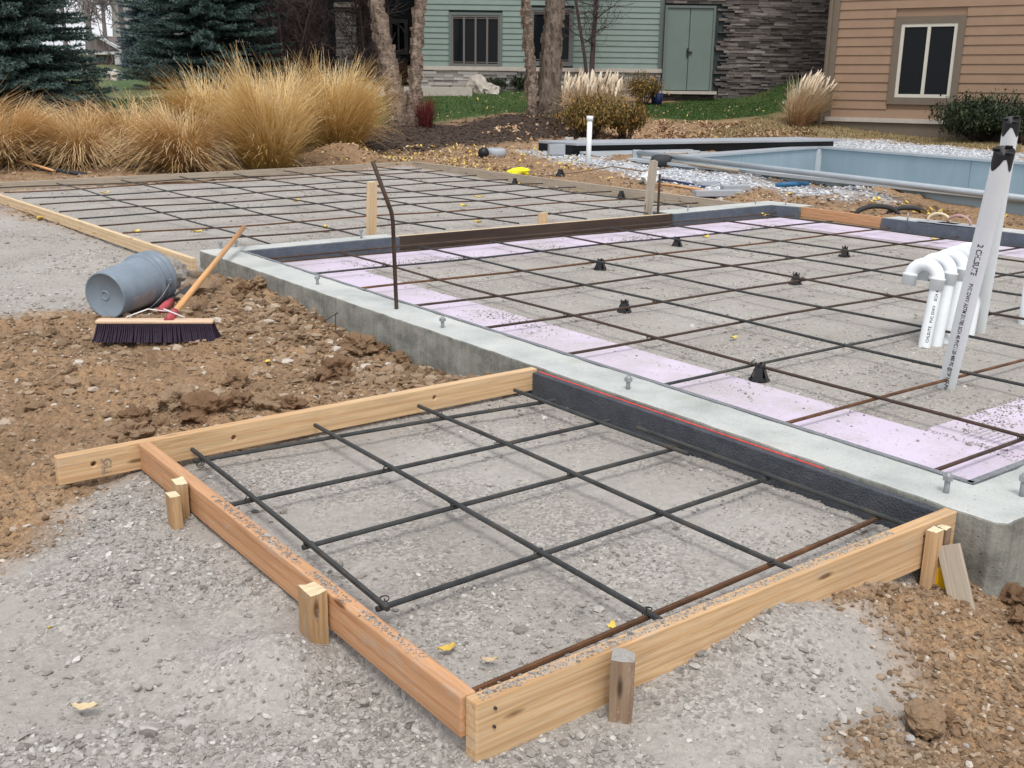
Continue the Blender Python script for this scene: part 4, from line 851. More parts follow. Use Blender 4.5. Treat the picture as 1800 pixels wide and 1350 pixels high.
ea = MB(); ea.obox(p, ax * .014, y * .014, x * .006); ea.build('handle_ear', M['bucket'], BK, bevel=.003)
lump(P(303, 478, -.05), .10, 'rock', M['gravel'], 'grey flat stone propped behind the bucket', 'rock', 3, .3, (.8, .8, 1.0))
lump(P(352, 505, -.10), .09, 'rock', M['clod'], 'brown flat stone right of the broom handle', 'rock', 3, .3, (1.3, .8, .5))
tl = thing('hand_trowel', 'steel trowel with red handle lying under the broom handle', 'trowel', P(300, 533, -.15)); a = P(283, 545, -.13); b_ = P(302, 528, -.12); MB().tube([a, a * .5 + b_ * .5, b_], [.022, .026, .018], 10).build('handle', M['red_paint'], tl, True)
MB().beam(P(305, 525, -.11), P(338, 503, -.08), .06, .006).build('blade', M['dark_rubber'], tl)
pb = P(278, 588, -.185); g0 = gz(pb[0], pb[1]); hA = P(174, 588, g0 + .085); hB = P(380, 588, g0 + .085); hd = hB - hA; Lh = np.linalg.norm(hd); hd /= Lh; g0 += .018; bc = P(276, 596, g0 + .0); print('broom', Lh, g0)
hd[2] = 0; hd /= np.linalg.norm(hd); fw = np.cross(UP, hd)
if fw @ HF < 0: fw = -fw
BM = thing('push_broom', 'push broom with purple bristles and wooden handle resting on the wall top', 'broom', bc)
MB().obox(bc + UP * .096, hd * .300, fw * .034, UP * .010).build('block', M['broom_block'], BM, bevel=.008)
V = []; mb = MB()
for i in range(58):
    for j in range(4):
        q0 = bc + hd * (-.288 + .576 * i / 57) + fw * (-.03 + .02 * j) + UP * .086; sp = hd * (.018 * (i / 57 - .5) * 2 + rng.normal(0, .003)) + fw * ((j - 1.5) * .012)
        mb.tube([q0, q0 + sp * .5 - UP * .045, q0 + sp * 1.3 - UP * .092], [.0045, .0055, .0068], 5, True, rng.uniform(.2, .9))
mb.build('bristles', M['bristle'], BM)
ha = P(298, 560, g0 + .11); hb = P(429, 399, .14); MB().tube([ha, ha + (hb - ha) * .5, hb], [.0175, .017, .0165], 16).build('handle', M['wood_handle'], BM, True); print('handle', np.linalg.norm(hb - ha), hb)
MB().tube([ha - (hb - ha) * .01, ha + (hb - ha) * .05], .023, 14).build('ferrule', M['red_paint'], BM, True)
mb = MB()
for s_ in (-1, 1): mb.tube([ha + (hb - ha) * .05, bc + hd * s_ * .04 + UP * .155 + fw * .02, bc + hd * s_ * .15 + UP * .116], .0035, 6)
mb.build('wire_brace', M['wire'], BM, True)
w0 = P(590, 570, -.1); o = MB().tube([w0 - UP * .05, w0 + UP * .05, w0 + UP * .07 + VX * -.03, P(565, 568, -.11)], .002, 5).build('wire_loop', M['rebar'], loc=tuple(w0)); tag(o, 'thin bent wire sticking out of soil at the wall face', 'wire')

# ------------------------------------------------------------------ clods, rocks and single leaves
M['clod_dark'] = stonemat('dark_clod', [(0, (.06, .035, .02)), (.5, (.17, .10, .055)), (1, (.33, .24, .15))], 90)
cl = [(316, 708, 30, 'large brown clod left of the tilted pair behind the back board'), (366, 728, 36, 'broad brown clod just behind the back board'), (240, 738, 22, 'reddish clod above the left end of the back board'), (232, 765, 24, 'cracked clod touching the back board left of centre'),
      (285, 752, 15, 'small dark clod between the reddish clod and the board'), (420, 708, 20, 'tan clod right of the broad clod'), (470, 714, 24, 'rounded orange brown clod against the back board'), (415, 672, 20, 'grey brown clod with crumbled side'), (510, 712, 18, 'dark clod low behind the back board'),
      (462, 690, 16, 'small clod above the rounded orange one'), (588, 657, 30, 'big brown clod in the middle of the dirt heap'), (632, 612, 26, 'clod with yellow leaf leaning on the wall face'), (528, 598, 18, 'lone round clod below the wall'), (668, 618, 15, 'small clod tight against the wall'), (705, 632, 14, 'small rubble clod at the wall foot'), (655, 655, 13, 'grey clod right of the big brown one'),
      (1782, 1056, 26, 'brown clod at the right corner of the wall'), (1798, 1090, 22, 'brown clod cut by the right picture edge'), (1625, 1266, 34, 'flat brown rock on the gravel edge lower right'), (1668, 1262, 12, 'small dark stone right of the flat brown rock'), (310, 596, 10, 'little stone touching the broom bristles'), (455, 500, 14, 'flat clod under the wall top left'), (430, 512, 15, 'clod below the broom handle'), (500, 552, 12, 'clod near the wall left part')]
for i, (x, y, rp, lab) in enumerate(cl):
    p = G(x, y + rp * .4); s_ = rp * mpp(p) * 1.1; lump(p + UP * s_ * .5, s_, 'dirt_clod', M['clod_dark' if i % 3 else 'clod'], lab, 'clod', 5 if rp > 20 else 4, .42 if 'flat brown' not in lab else .2, (1.05, .9, .72), 'clods of dirt', 2.0)
for (x, y, r_, lab) in [(240, 1209, 9, 'rounded pale stone on the gravel, lower left'), (262, 1210, 8, 'grey stone beside the rounded pale one'), (565, 1133, 9, 'angular stone against the reddish board'), (1022, 1065, 10, 'greenish grey stone inside the small form'), (640, 1235, 9, 'flat stone in gravel left of the reddish board'), (135, 1235, 8, 'dark stone in the gravel at the left edge'),
        (1552, 1298, 10, 'white stone in gravel near the flat brown rock'), (1600, 1300, 9, 'pale stone below the flat brown rock'), (1190, 925, 8, 'small pebble right of centre inside the small form'), (1698, 1312, 6, 'white pebble on brown dirt lower right'), (1605, 1225, 7, 'white pebble where gravel meets dirt'), (193, 862, 7, 'light flat stone under the back board end'), (660, 1216, 7, 'grey stone nearer the reddish board')]:
    p = G(x, y); s_ = r_ * mpp(p); lump(p + UP * s_ * .3, s_, 'stone', M['gravel'], lab, 'stone', 2, .2, (1, .9, .6), 'larger stones')
def leaf(x, y, s_, colr, lab, z=None, shape='oval'):
    p = G(x, y) if z is None else P(x, y, z); a = rng.uniform(0, 6); d_ = A3(math.cos(a), math.sin(a), 0); t_ = A3(-d_[1], d_[0], 0); V = []; k = 8
    for i in range(k + 1):
        s0 = i / k * 2 - 1; w = .5 * (1 - s0 * s0) ** .7 * (1 + .25 * math.sin(i * 2.3)); c = p + d_ * s_ * s0 + UP * (.004 + s_ * (.22 + .35 * s0 * s0 * rng.uniform(.4, 1.3)))
        V += [c - t_ * w * s_ + UP * s_ * .22, c, c + t_ * w * s_ + UP * s_ * .18]
    F = [(3 * i + j, 3 * i + 3 + j, 3 * i + 4 + j, 3 * i + 1 + j) for i in range(k) for j in range(2)]; mb = MB(); mb.add(np.array(V), F, None, colr); o_ = mb.build('leaf', M['leaf'], smooth=True, loc=tuple(p)); tag(o_, lab, 'leaf', 'single fallen leaves')
for (x, y, s_, cc, lab, z_) in [(95, 1107, .017, .97, 'bright yellow leaf standing on the gravel at lower left', None), (150, 1253, .022, .62, 'cream curled leaf on the gravel at lower left', None), (1540, 1106, .026, .6, 'large cream leaf where gravel meets brown dirt', None), (860, 1168, .016, .45, 'small pale leaf inside the near corner of the small form', -.11),
        (785, 1148, .018, .75, 'orange leaf against the reddish board inside', -.11), (935, 716, .018, .05, 'brown curled leaf under the bars near the back board', -.11), (990, 762, .016, .02, 'dark brown leaf beside the foam', -.11), (240, 412, .04, 1., 'pale yellow leaf left side of the far form', -.11), (347, 412, .045, .98, 'yellow leaf in front of the wall end inside the far form', -.11),
        (521, 358, .05, .9, 'orange leaf on the far form grid left of the tall stake', -.1), (573, 406, .05, .95, 'yellow leaf left of the tall stake foot', -.1), (740, 320, .05, .6, 'tan leaf right of the bent rebar', -.1), (815, 366, .05, .88, 'orange leaf in the far form middle', -.1), (842, 350, .05, .8, 'small leaf above the orange one in the far form', -.1), (840, 395, .045, .9, 'pale leaf behind the dark board', -.1),
        (1289, 598, .022, .95, 'yellow leaf on gravel near the middle of the foundation', -.11), (1240, 421, .04, .9, 'orange leaf behind the far black chair', -.1), (1345, 383, .05, .97, 'yellow leaf at the foot of the far foam', -.1), (635, 590, .022, .93, 'yellow leaf lying on the wall-side clod', None), (470, 640, .02, .9, 'small yellow leaf in the clods', None), (1645, 425, .04, .97, 'yellow leaf in front of the right foam', -.1),
        (70, 388, .04, .9, 'yellow leaf outside the far left board', None), (180, 423, .035, .7, 'tan leaf on gravel beside the far left board', None), (830, 270, .06, .9, 'yellow leaf behind the far form corner', None), (1075, 1108, .014, .9, 'olive yellow leaf on the rusty bar', -.09), (1390, 345, .05, .9, 'yellow leaf by the grey channel', None), (185, 343, .05, .7, 'tan leaf in the far form left part', -.1), (205, 322, .05, .75, 'orange leaf beside the weathered far board', -.1)]:
    leaf(x, y, s_ * 1.25, cc, lab, z_)
# ------------------------------------------------------------------ buildings
M['siding_green'] = plain('sage_green_siding', (.20, .258, .232), .7, 0, .06, 3)
M['siding_tan'] = plain('tan_siding', (.27, .18, .118), .7, 0, .06, 3)
M['trim_green'] = plain('grey_green_trim', (.12, .145, .135), .7, 0, .06, 3)
M['door_green'] = plain('green_door_paint', (.135, .18, .158), .55, 0, .05, 2)
M['trim_brown'] = plain('taupe_trim', (.15, .12, .09), .7, 0, .06, 3)
M['frame_cream'] = plain('cream_window_frame', (.52, .50, .43), .5, 0, .05, 3)
M['frame_dark'] = plain('taupe_window_frame', (.14, .125, .115), .6, 0, .05, 3)
M['sill_stone'] = plain('pale_stone_trim', (.42, .38, .33), .8, 0, .1, 6)
M['dark_recess'] = plain('porch_shade_wall', (.035, .045, .045), .8, 0, .2, 2)  # shade of the porch recess put into a near-black wall colour
M['roof_dark'] = plain('dark_roof', (.08, .075, .07), .9, 0, .2, 4)
m, n, b = mat('window_glass', .06); b.inputs['Base Color'].default_value = (.008, .010, .012, 1); b.inputs['Specular IOR Level'].default_value = .12
bump(n, b, noise(n, geo(n), .8, 2), .01, .25); M['glass'] = m
m, n, b = mat('ledge_stone', .9); g = geo(n); c = ramp(n, attr(n, 'col', 'Fac'), [(0, (.05, .046, .043)), (.35, (.115, .10, .092)), (.7, (.19, .165, .15)), (1, (.30, .275, .25))])
c = mix(n, .6, c, ramp(n, noise(n, mapping(n, g, (6, 6, 22)), 1, 5, .75), [(.3, .45), (.7, 1.2)]), 'MULTIPLY'); n.links.new(c, b.inputs['Base Color']); bump(n, b, noise(n, g, 30, 4, .7), .02, .8); M['ledge'] = m
M['ledge_light'] = stonemat('pale_ledge_stone', [(0, (.16, .15, .14)), (.5, (.30, .285, .26)), (1, (.46, .44, .41))], 30)
def HP(x, y, hf): d = ray(x, y); return CAM + d * (hf / (d @ HF))
def onp(x, y, o, nn_): d = ray(x, y); return CAM + d * (((o - CAM) @ nn_) / (d @ nn_))
def siding(o, dx, L, z0, z1, lap, nn_, m_, parent, holes=(), name='siding'):
    mb = MB(); k = int((z1 - z0) / lap) + 1
    for i in range(k):
        za, zb = z0 + i * lap, min(z0 + (i + 1) * lap, z1)
        segs = [(0, L)]
        for (s0, s1, h0, h1) in holes:
            if za < h1 - .02 and zb > h0 + .02:
                new = []
                for a, b_ in segs:
                    if s1 <= a or s0 >= b_: new.append((a, b_)); continue
                    if s0 > a: new.append((a, s0))
                    if s1 < b_: new.append((s1, b_))
                segs = new
        for a, b_ in segs:
            j = rng.uniform(-.001, .001); q_ = lambda s_, z, out: A3(o[0], o[1], z) + dx * s_ + nn_ * (out + j)
            mb.add([q_(a, za, .030), q_(b_, za, .030), q_(b_, zb, .006), q_(a, zb, .006), q_(a, za, 0), q_(b_, za, 0), q_(b_, zb, 0), q_(a, zb, 0)], [(0, 1, 2, 3), (0, 4, 5, 1), (3, 2, 6, 7), (0, 3, 7, 4), (1, 5, 6, 2), (4, 7, 6, 5)])
    return mb.build(name, m_, parent)
def ledge(o, dx, L, z0, z1, nn_, parent, m_, hmin=.025, hmax=.075, lmin=.14, lmax=.5, holes=(), name='stone_facing'):
    mb = MB(); z = z0
    while z < z1:
        h = rng.uniform(hmin, hmax); s_ = -rng.uniform(0, .2)
        while s_ < L:
            l = rng.uniform(lmin, lmax); e = min(s_ + l, L); st = max(s_, 0)
            if not any(st < h1 and e > h0 and z < q1 and z + h > q0 for (h0, h1, q0, q1) in holes) and e > st + .02:
                out = rng.uniform(.02, .09); mb.obox(A3(o[0], o[1], z + h / 2) + dx * (st + e) / 2 + nn_ * out / 2, dx * (e - st) / 2 * .985, nn_ * (out / 2 + .02), UP * h / 2 * .94, rng.beta(2, 2))
            s_ += l
        z += h
    return mb.build(name, m_, parent)
def bars(o, dx, nn_, rects, m_, parent, name, out=.05, th=.05, bevel=0):
    mb = MB()
    for (s0, s1, z0, z1) in rects: mb.obox(A3(o[0], o[1], (z0 + z1) / 2) + dx * (s0 + s1) / 2 + nn_ * (out - th / 2), dx * (s1 - s0) / 2, nn_ * th / 2, UP * (z1 - z0) / 2)
    return mb.build(name, m_, parent, bevel=bevel)
def window(o, dx, nn_, s0, s1, z0, z1, tw, fw_, cols, parent, mt, mf, label=None, transom=None):
    w = bars(o, dx, nn_, [(s0, s1, z1 - tw, z1), (s0, s1, z0, z0 + tw), (s0, s0 + tw, z0 + tw, z1 - tw), (s1 - tw, s1, z0 + tw, z1 - tw)], mt, parent, 'window', .06, .07)
    if label: w['label'] = label
    a, b_, c, d = s0 + tw, s1 - tw, z0 + tw, z1 - tw; r_ = [(a, b_, d - fw_, d), (a, b_, c, c + fw_)]
    st = (b_ - a - fw_) / cols
    for i in range(cols + 1): r_.append((a + i * st, a + i * st + fw_, c + fw_, d - fw_))
    if transom: r_ += [(a + fw_, b_ - fw_, c + (d - c) * q_, c + (d - c) * q_ + fw_ * .35) for q_ in transom]
    bars(o, dx, nn_, r_, mf, w, 'frame', .045, .05)
    for i in range(cols): bars(o, dx, nn_, [(a + i * st + fw_, a + (i + 1) * st, c + fw_, d - fw_)], M['glass'], w, 'glass', .012, .01)
    return w
# green house
hf = 30.0; nn_ = -HF; o = HP(735, 122, hf); dx = HR
def SZ(x, y, o_, n2): p = onp(x, y, o_, n2); return float((p - o_) @ dx), float(p[2])
GB = thing('green_house', 'sage green lap sided house with stone base, double door and tall stone wall', 'house', (o[0], o[1], 1.0))
L = SZ(1163, 100, o, nn_)[0]; zb = SZ(900, 122, o, nn_)[1]; zt = 6.2
def rect(x0, y0, x1, y1, o_=None, n2=None):
    o_ = o if o_ is None else o_; n2 = nn_ if n2 is None else n2
    a = SZ(x0, (y0 + y1) / 2, o_, n2)[0]; b_ = SZ(x1, (y0 + y1) / 2, o_, n2)[0]; return a, b_, SZ((x0 + x1) / 2, y1, o_, n2)[1], SZ((x0 + x1) / 2, y0, o_, n2)[1]
w1 = rect(789, 22, 883, 122); w2 = rect(930, 14, 1008, 118)
siding(o, dx, L, zb + .06, zt, .145, nn_, M['siding_green'], GB, [w1, w2])
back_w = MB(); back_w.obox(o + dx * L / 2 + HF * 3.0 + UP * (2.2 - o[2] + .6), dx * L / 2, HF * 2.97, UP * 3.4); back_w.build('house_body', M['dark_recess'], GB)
window(o, dx, nn_, *w1[:2], w1[2] + .03, w1[3], .07, .05, 4, GB, M['trim_green'], M['frame_dark'], 'tall window of four narrow lights right of the porch', (.06, .93))
window(o, dx, nn_, *w2[:2], w2[2] + .03, w2[3], .07, .05, 3, GB, M['trim_green'], M['frame_dark'], 'tall window half hidden by the tree trunks', (.06, .93))
for r_ in [(-.06, .08, zb, zt), (L - .10, L + .04, zb, zt)]: bars(o, dx, nn_, [r_], M['trim_green'], GB, 'corner_trim', .05, .05)
bars(o, dx, nn_, [(-.1, L + .05, zb - .04, zb + .06)], M['sill_stone'], GB, 'water_table', .12, .14)
zst = SZ(800, 152, o, nn_)[1] - .3
ledge(o, dx, L, zst, zb - .04, nn_, GB, M['ledge_light'], .05, .09, .2, .6)
# stone wall with the door
o2 = HP(1163, 150, hf - .15); s1_ = SZ(1620, 90, o2, nn_)[0]; dr_ = rect(1166, 10, 1254, 160, o2)
ledge(o2, dx, s1_, .6, 6.6, nn_, GB, M['ledge'], holes=[(dr_[0] - .02, dr_[1] + .02, dr_[2] - .05, dr_[3] + .02)])
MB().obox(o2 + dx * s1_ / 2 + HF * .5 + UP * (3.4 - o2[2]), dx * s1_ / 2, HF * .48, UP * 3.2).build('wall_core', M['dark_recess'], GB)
fr = .06; dd_ = bars(o2, dx, nn_, [(dr_[0] + fr, (dr_[0] + dr_[1]) / 2 - .008, dr_[2] + .02, dr_[3] - fr), ((dr_[0] + dr_[1]) / 2 + .008, dr_[1] - fr, dr_[2] + .02, dr_[3] - fr)], M['door_green'], GB, 'door', .05, .05, .004)
bars(o2, dx, nn_, [(dr_[0], dr_[0] + fr, dr_[2], dr_[3]), (dr_[1] - fr, dr_[1], dr_[2], dr_[3]), (dr_[0] + fr, dr_[1] - fr, dr_[3] - fr, dr_[3])], M['trim_green'], dd_, 'frame', .09, .09)
hx = (dr_[0] + dr_[1]) / 2; hz = SZ(1214, 92, o2, nn_)[1]
bars(o2, dx, nn_, [(hx - .05, hx + .0, hz - .1, hz + .1), (hx - .05, hx + .09, hz - .02, hz + .02)], M['black_plastic'], dd_, 'handle', .1, .05)
bars(o2, dx, nn_, [(dr_[0] - .1, dr_[1] + .1, dr_[2] - .08, dr_[2])], M['sill_stone'], dd_, 'threshold', .35, .4)
# porch recess on the left
o3 = HP(440, 60, hf + 3.2); s3 = SZ(745, 60, o3, nn_)[0]
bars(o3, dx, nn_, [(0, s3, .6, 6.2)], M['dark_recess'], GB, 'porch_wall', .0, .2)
w3 = rect(684, 34, 717, 96, o3); W3_ = window(o3, dx, nn_, *w3, .05, .05, 2, GB, M['trim_green'], M['frame_dark'], 'narrow dark porch window with arched bar')
a_ = (w3[0] + w3[1]) / 2; th = np.linspace(0, math.pi / 2, 10); MB().tube(A3(o3[0], o3[1], w3[3] - .55) + dx * (w3[0] + .05) + np.sin(th)[:, None] * dx * (w3[1] - w3[0] - .1) + np.cos(th)[:, None] * UP * .45 + nn_ * .06, .03, 6).build('arched_bar', M['frame_dark'], W3_)
c3 = rect(697, 106, 720, 146, o3); bars(o3, dx, nn_, [c3], plain('red_brown_door', (.075, .035, .025), .6, 0, .15, 6), GB, 'porch_cabinet', .5, .4)
def column(x0, x1, ytop, hf_, m_, lab=None):
    a = HP(x0, 60, hf_); b_ = HP(x1, 60, hf_); w = np.linalg.norm(b_ - a); zt_ = HP(x0, ytop, hf_)[2]; c_ = (a + b_) / 2; mb = MB(); z = .7
    while z < zt_:
        h = rng.uniform(.05, .11)
        for sx_ in (-1, 1):
            cut = rng.uniform(-.15, .15) * w
        mb.obox(A3(c_[0], c_[1], z + h / 2) - HR * w * .25, HR * w * .25 * rng.uniform(.92, 1.05), HF * (w / 2 + rng.uniform(0, .03)), UP * h * .46, rng.beta(2, 2)); mb.obox(A3(c_[0], c_[1], z + h / 2) + HR * w * .25, HR * w * .25 * rng.uniform(.92, 1.05), HF * (w / 2 + rng.uniform(0, .03)), UP * h * .46, rng.beta(2, 2)); z += h
    o_ = mb.build('stone_column', m_, GB)
    if lab: o_['label'] = lab
column(652, 676, -60, hf + .6, M['ledge']); column(593, 629, 8, hf + 1.2, M['ledge_light'], 'pale stone column with flat cap'); column(560, 578, -30, hf + 2.4, M['ledge_light'])
bars(HP(594, 14, hf + 1.2), dx, nn_, [(-.05, .62, HP(594, 14, hf + 1.2)[2], HP(594, 8, hf + 1.2)[2])], M['sill_stone'], GB, 'column_cap', .4, .75)
mb = MB(); e0 = HP(430, -300, hf - 1)
for (A_, B_) in [(A3(o[0], o[1], 0) - dx * 5.5 - HF * .8, A3(o[0], o[1], 0) + dx * (L + s1_ + .5) - HF * .8)]:
    V = [A_ + UP * 6.2, B_ + UP * 6.2, B_ + HF * 4.5 + UP * 8.8, A_ + HF * 4.5 + UP * 8.8, B_ + HF * 9 + UP * 6.2, A_ + HF * 9 + UP * 6.2]; V = V + [v_ - UP * .25 for v_ in V]
    mb.add(np.array(V), [(0, 1, 2, 3), (3, 2, 4, 5), (6, 9, 8, 7), (9, 11, 10, 8), (0, 6, 7, 1), (4, 10, 11, 5), (1, 7, 8, 2), (2, 8, 10, 4), (0, 3, 9, 6), (3, 5, 11, 9)])
mb.build('roof', M['roof_dark'], GB)
o_ = MB().prism([tuple((HP(x, y, h_))[:2]) for x, y, h_ in [(640, 150, hf - 1.6), (830, 150, hf - 1.3), (835, 150, hf - .1), (640, 150, hf + 3)]], .4, HP(760, 153, hf - 1.4)[2]).build('patio', M['sill_stone'], bevel=.01); o_['kind'] = 'structure'
# tan house
ct = HP(1452, 205, 27.0); n5 = R(55); dx = -(HF * math.cos(n5) - HR * math.sin(n5)); nT = np.cross(dx, UP)
if nT @ (CAM - ct) < 0: nT = -nT
TB = thing('tan_house', 'tan lap sided house with a taupe trimmed double window at the right edge', 'house', (ct[0], ct[1], .3))
zb = float(ct[2]) ; LT = 8.5
w4 = rect(1569, 30, 1691, 184, ct, nT); a0 = float((onp(1557, 180, ct, nT) - ct) @ dx); a1 = float((onp(1700, 40, ct, nT) - ct) @ dx)
zw0 = float(onp(1618, 184, ct, nT)[2]); zw1 = float(onp(1640, 28, ct, nT)[2]); sL = float((onp(1568, 105, ct, nT) - ct) @ dx); sR = float((onp(1692, 105, ct, nT) - ct) @ dx)
siding(ct, dx, LT, zb, 6.5, .207, nT, M['siding_tan'], TB, [(sL, sR, zw0, zw1)])
window(ct, dx, nT, sL, sR, zw0, zw1, .16, .075, 2, TB, M['trim_brown'], M['frame_cream'], 'double window with cream sashes in a taupe surround')
bars(ct, dx, nT, [(-.10, .12, zb - .15, 6.5)], M['trim_brown'], TB, 'corner_trim', .06, .12)
bars(ct, dx, nT, [(0, LT, zb - .10, zb)], M['sill_stone'], TB, 'water_table', .08, .1)
bars(ct, dx, nT, [(0, LT, zb - 1.0, zb - .10)], M['trim_brown'], TB, 'plinth', .02, .1)
mb = MB(); mb.tube([ct + nT * .12 - dx * .12 - UP * .25, ct + nT * .10 - dx * .08 + UP * .15, A3(ct[0], ct[1], 6.5) + nT * .10 - dx * .08], .05, 6); mb.build('downspout', M['trim_brown'], TB)
bk2 = np.cross(UP, dx); bk2 = bk2 if bk2 @ HF > 0 else -bk2
MB().obox(A3(ct[0], ct[1], 3.2) + dx * LT / 2 + bk2 * 3.2, dx * (LT / 2 - .01), bk2 * 3.18, UP * 3.3).build('house_body', M['siding_tan'], TB)
V = [A3(ct[0], ct[1], 6.5) + dx * s_ + bk2 * t for s_, t in [(-.6, -.6), (LT + .6, -.6), (LT + .6, 3.2), (-.6, 3.2), (LT + .6, 7), (-.6, 7)]]; V[2] = V[2] + UP * 2.2; V[3] = V[3] + UP * 2.2; V += [v_ - UP * .2 for v_ in V]
MB().add(np.array(V), [(0, 1, 2, 3), (3, 2, 4, 5), (6, 9, 8, 7), (9, 11, 10, 8), (0, 6, 7, 1), (4, 10, 11, 5), (1, 7, 8, 2), (2, 8, 10, 4), (0, 3, 9, 6), (3, 5, 11, 9)]).build('roof', M['roof_dark'], TB)
# far white house and beige block
M['white_wall'] = plain('far_white_wall', (.55, .56, .56), .8, 0, .05, 1); M['brown_wall'] = plain('far_brown_wall', (.16, .13, .12), .8, 0, .1, 1); M['beige_wall'] = plain('far_beige_wall', (.30, .30, .27), .8, 0, .08, .5)
hf2 = 62; nn_ = -HF; dx = HR; o = HP(160, 118, hf2)
FH = thing('far_house', 'small distant house with white trimmed gable and white post seen between two spruces', 'house', o - UP * .5)
s_ = lambda x, y: (float((HP(x, y, hf2) - o) @ HR), float(HP(x, y, hf2)[2]))
bars(o, dx, nn_, [(s_(168, 100)[0], s_(219, 100)[0], o[2] - .5, s_(0, 94)[1])], M['brown_wall'], FH, 'wall', 0, 2.0)
g0, g1, gp = s_(150, 93), s_(222, 93), s_(165, 60)
V = [HP(150, 93, hf2 - .3), HP(222, 93, hf2 - .3), HP(165, 60, hf2 - .3), HP(150, 60, hf2 - .3)]; V += [v_ + HF * 4 for v_ in V]
MB().add(np.array(V), [(0, 1, 2, 3), (7, 6, 5, 4), (1, 5, 6, 2), (0, 4, 5, 1), (2, 6, 7, 3), (0, 3, 7, 4)]).build('gable', M['brown_wall'], FH)
mb = MB(); mb.beam(HP(148, 93.5, hf2 - .5), HP(222, 93, hf2 - .5), .3, .14); mb.beam(HP(168, 61, hf2 - .5), HP(221, 92, hf2 - .5), .3, .14); mb.build('white_trim', M['white_wall'], FH)
bars(o, dx, nn_, [(s_(208, 100)[0], s_(216, 100)[0], o[2] - .8, s_(0, 94)[1])], M['white_wall'], FH, 'white_post', .6, .3)
bars(o, dx, nn_, [(s_(172, 100)[0], s_(205, 100)[0], s_(0, 121)[1], s_(0, 115)[1])], M['white_wall'], FH, 'white_rail', .5, .2)
BB_ = thing('far_block', 'tall hazy beige wall rising behind the small distant house', 'building', HP(240, 118, 75) - UP); p_ = HP(245, 40, 75)
MB().obox(A3(p_[0], p_[1], 4) + HF * 3 , HR * (45 * 75 / FPX), HF * 3, UP * 4.6).build('wall', M['beige_wall'], BB_); MB().obox(A3(p_[0], p_[1], 8.7) + HF * 3, HR * (48 * 75 / FPX), HF * 3.2, UP * .12).build('roof_edge', M['roof_dark'], BB_)

# ------------------------------------------------------------------ trees
def leafm(name, stops, rough=.75):
    m, n, b = mat(name, rough); n.links.new(ramp(n, attr(n, 'col', 'Fac'), stops), b.inputs['Base Color']); return m
M['needle'] = leafm('spruce_needles', [(0, (.012, .028, .022)), (.45, (.032, .068, .055)), (.8, (.075, .125, .11)), (1, (.14, .20, .185))])
M['needle_blue'] = leafm('blue_spruce_needles', [(0, (.02, .04, .045)), (.5, (.055, .10, .115)), (1, (.15, .22, .24))])
m, n, b = mat('rough_bark', .95); g = geo(n); c = ramp(n, noise(n, mapping(n, g, (9, 9, 3)), 1, 6, .75), [(.3, (.05, .038, .030)), (.5, (.15, .115, .09)), (.7, (.27, .215, .17))]); n.links.new(c, b.inputs['Base Color']); bump(n, b, noise(n, mapping(n, g, (14, 14, 5)), 1, 5, .8), .05, .9); M['bark'] = m
m, n, b = mat('peeling_bark', .9); g = geo(n); c = ramp(n, noise(n, mapping(n, g, (6, 6, 11)), 1, 5, .8, .8), [(.34, (.06, .042, .032)), (.46, (.17, .125, .095)), (.58, (.28, .215, .165)), (.70, (.48, .40, .33))]); n.links.new(c, b.inputs['Base Color']); bump(n, b, noise(n, mapping(n, g, (8, 8, 18)), 1, 5, .8), .05, .9); M['bark_peel'] = m
M['twig_dark'] = plain('dark_purple_twig', (.055, .036, .036), .9, 0, .3, 3); M['twig_grey'] = plain('grey_twig', (.12, .10, .09), .9, 0, .3, 3); M['twig_far'] = plain('hazy_far_twig', (.20, .17, .17), .9, 0, .2, 3)
def limb(mb, a, d, L, r, lev, kids, bend=.3, up=.15, minr=.004, n_=5):
    k = 5; pts = [a]; dd_ = d / np.linalg.norm(d)
    for i in range(k): dd_ = dd_ + rng.normal(0, bend / k * 1.4, 3) + UP * up / k; dd_ /= np.linalg.norm(dd_); pts.append(pts[-1] + dd_ * L / k)
    rr = np.linspace(r, max(minr, r * .45), k + 1); mb.tube(pts, rr, max(3, n_), False)
    if lev <= 0: return
    for j in range(kids):
        i = rng.integers(1, k + 1); q_ = pts[i]; nd = dd_ + rng.normal(0, .65, 3); nd /= np.linalg.norm(nd)
        limb(mb, q_, nd, L * rng.uniform(.5, .75), max(minr, rr[i] * .6), lev - 1, kids, bend, up, minr, n_ - 1)
def flakes(tm, pts, rr, k):
    for _ in range(k):
        f_ = rng.uniform(0, .62) * (len(pts) - 1); i = int(f_); c = pts[i] + (pts[i + 1] - pts[i]) * (f_ - i); a = rng.uniform(0, 6.28); r_ = rr[i]; d = A3(math.cos(a), math.sin(a), 0); t = A3(-d[1], d[0], 0); w, h = rng.uniform(.02, .06), rng.uniform(.03, .10)
        q0 = c + d * r_ * .95; q1 = q0 + d * rng.uniform(.015, .06) + UP * rng.uniform(-.03, .03); tm.add([q0 - UP * h - t * w * .2, q0 + UP * h - t * w * .2, q1 + UP * h * .8 + t * w, q1 - UP * h * .8 + t * w], [(0, 1, 2, 3)])
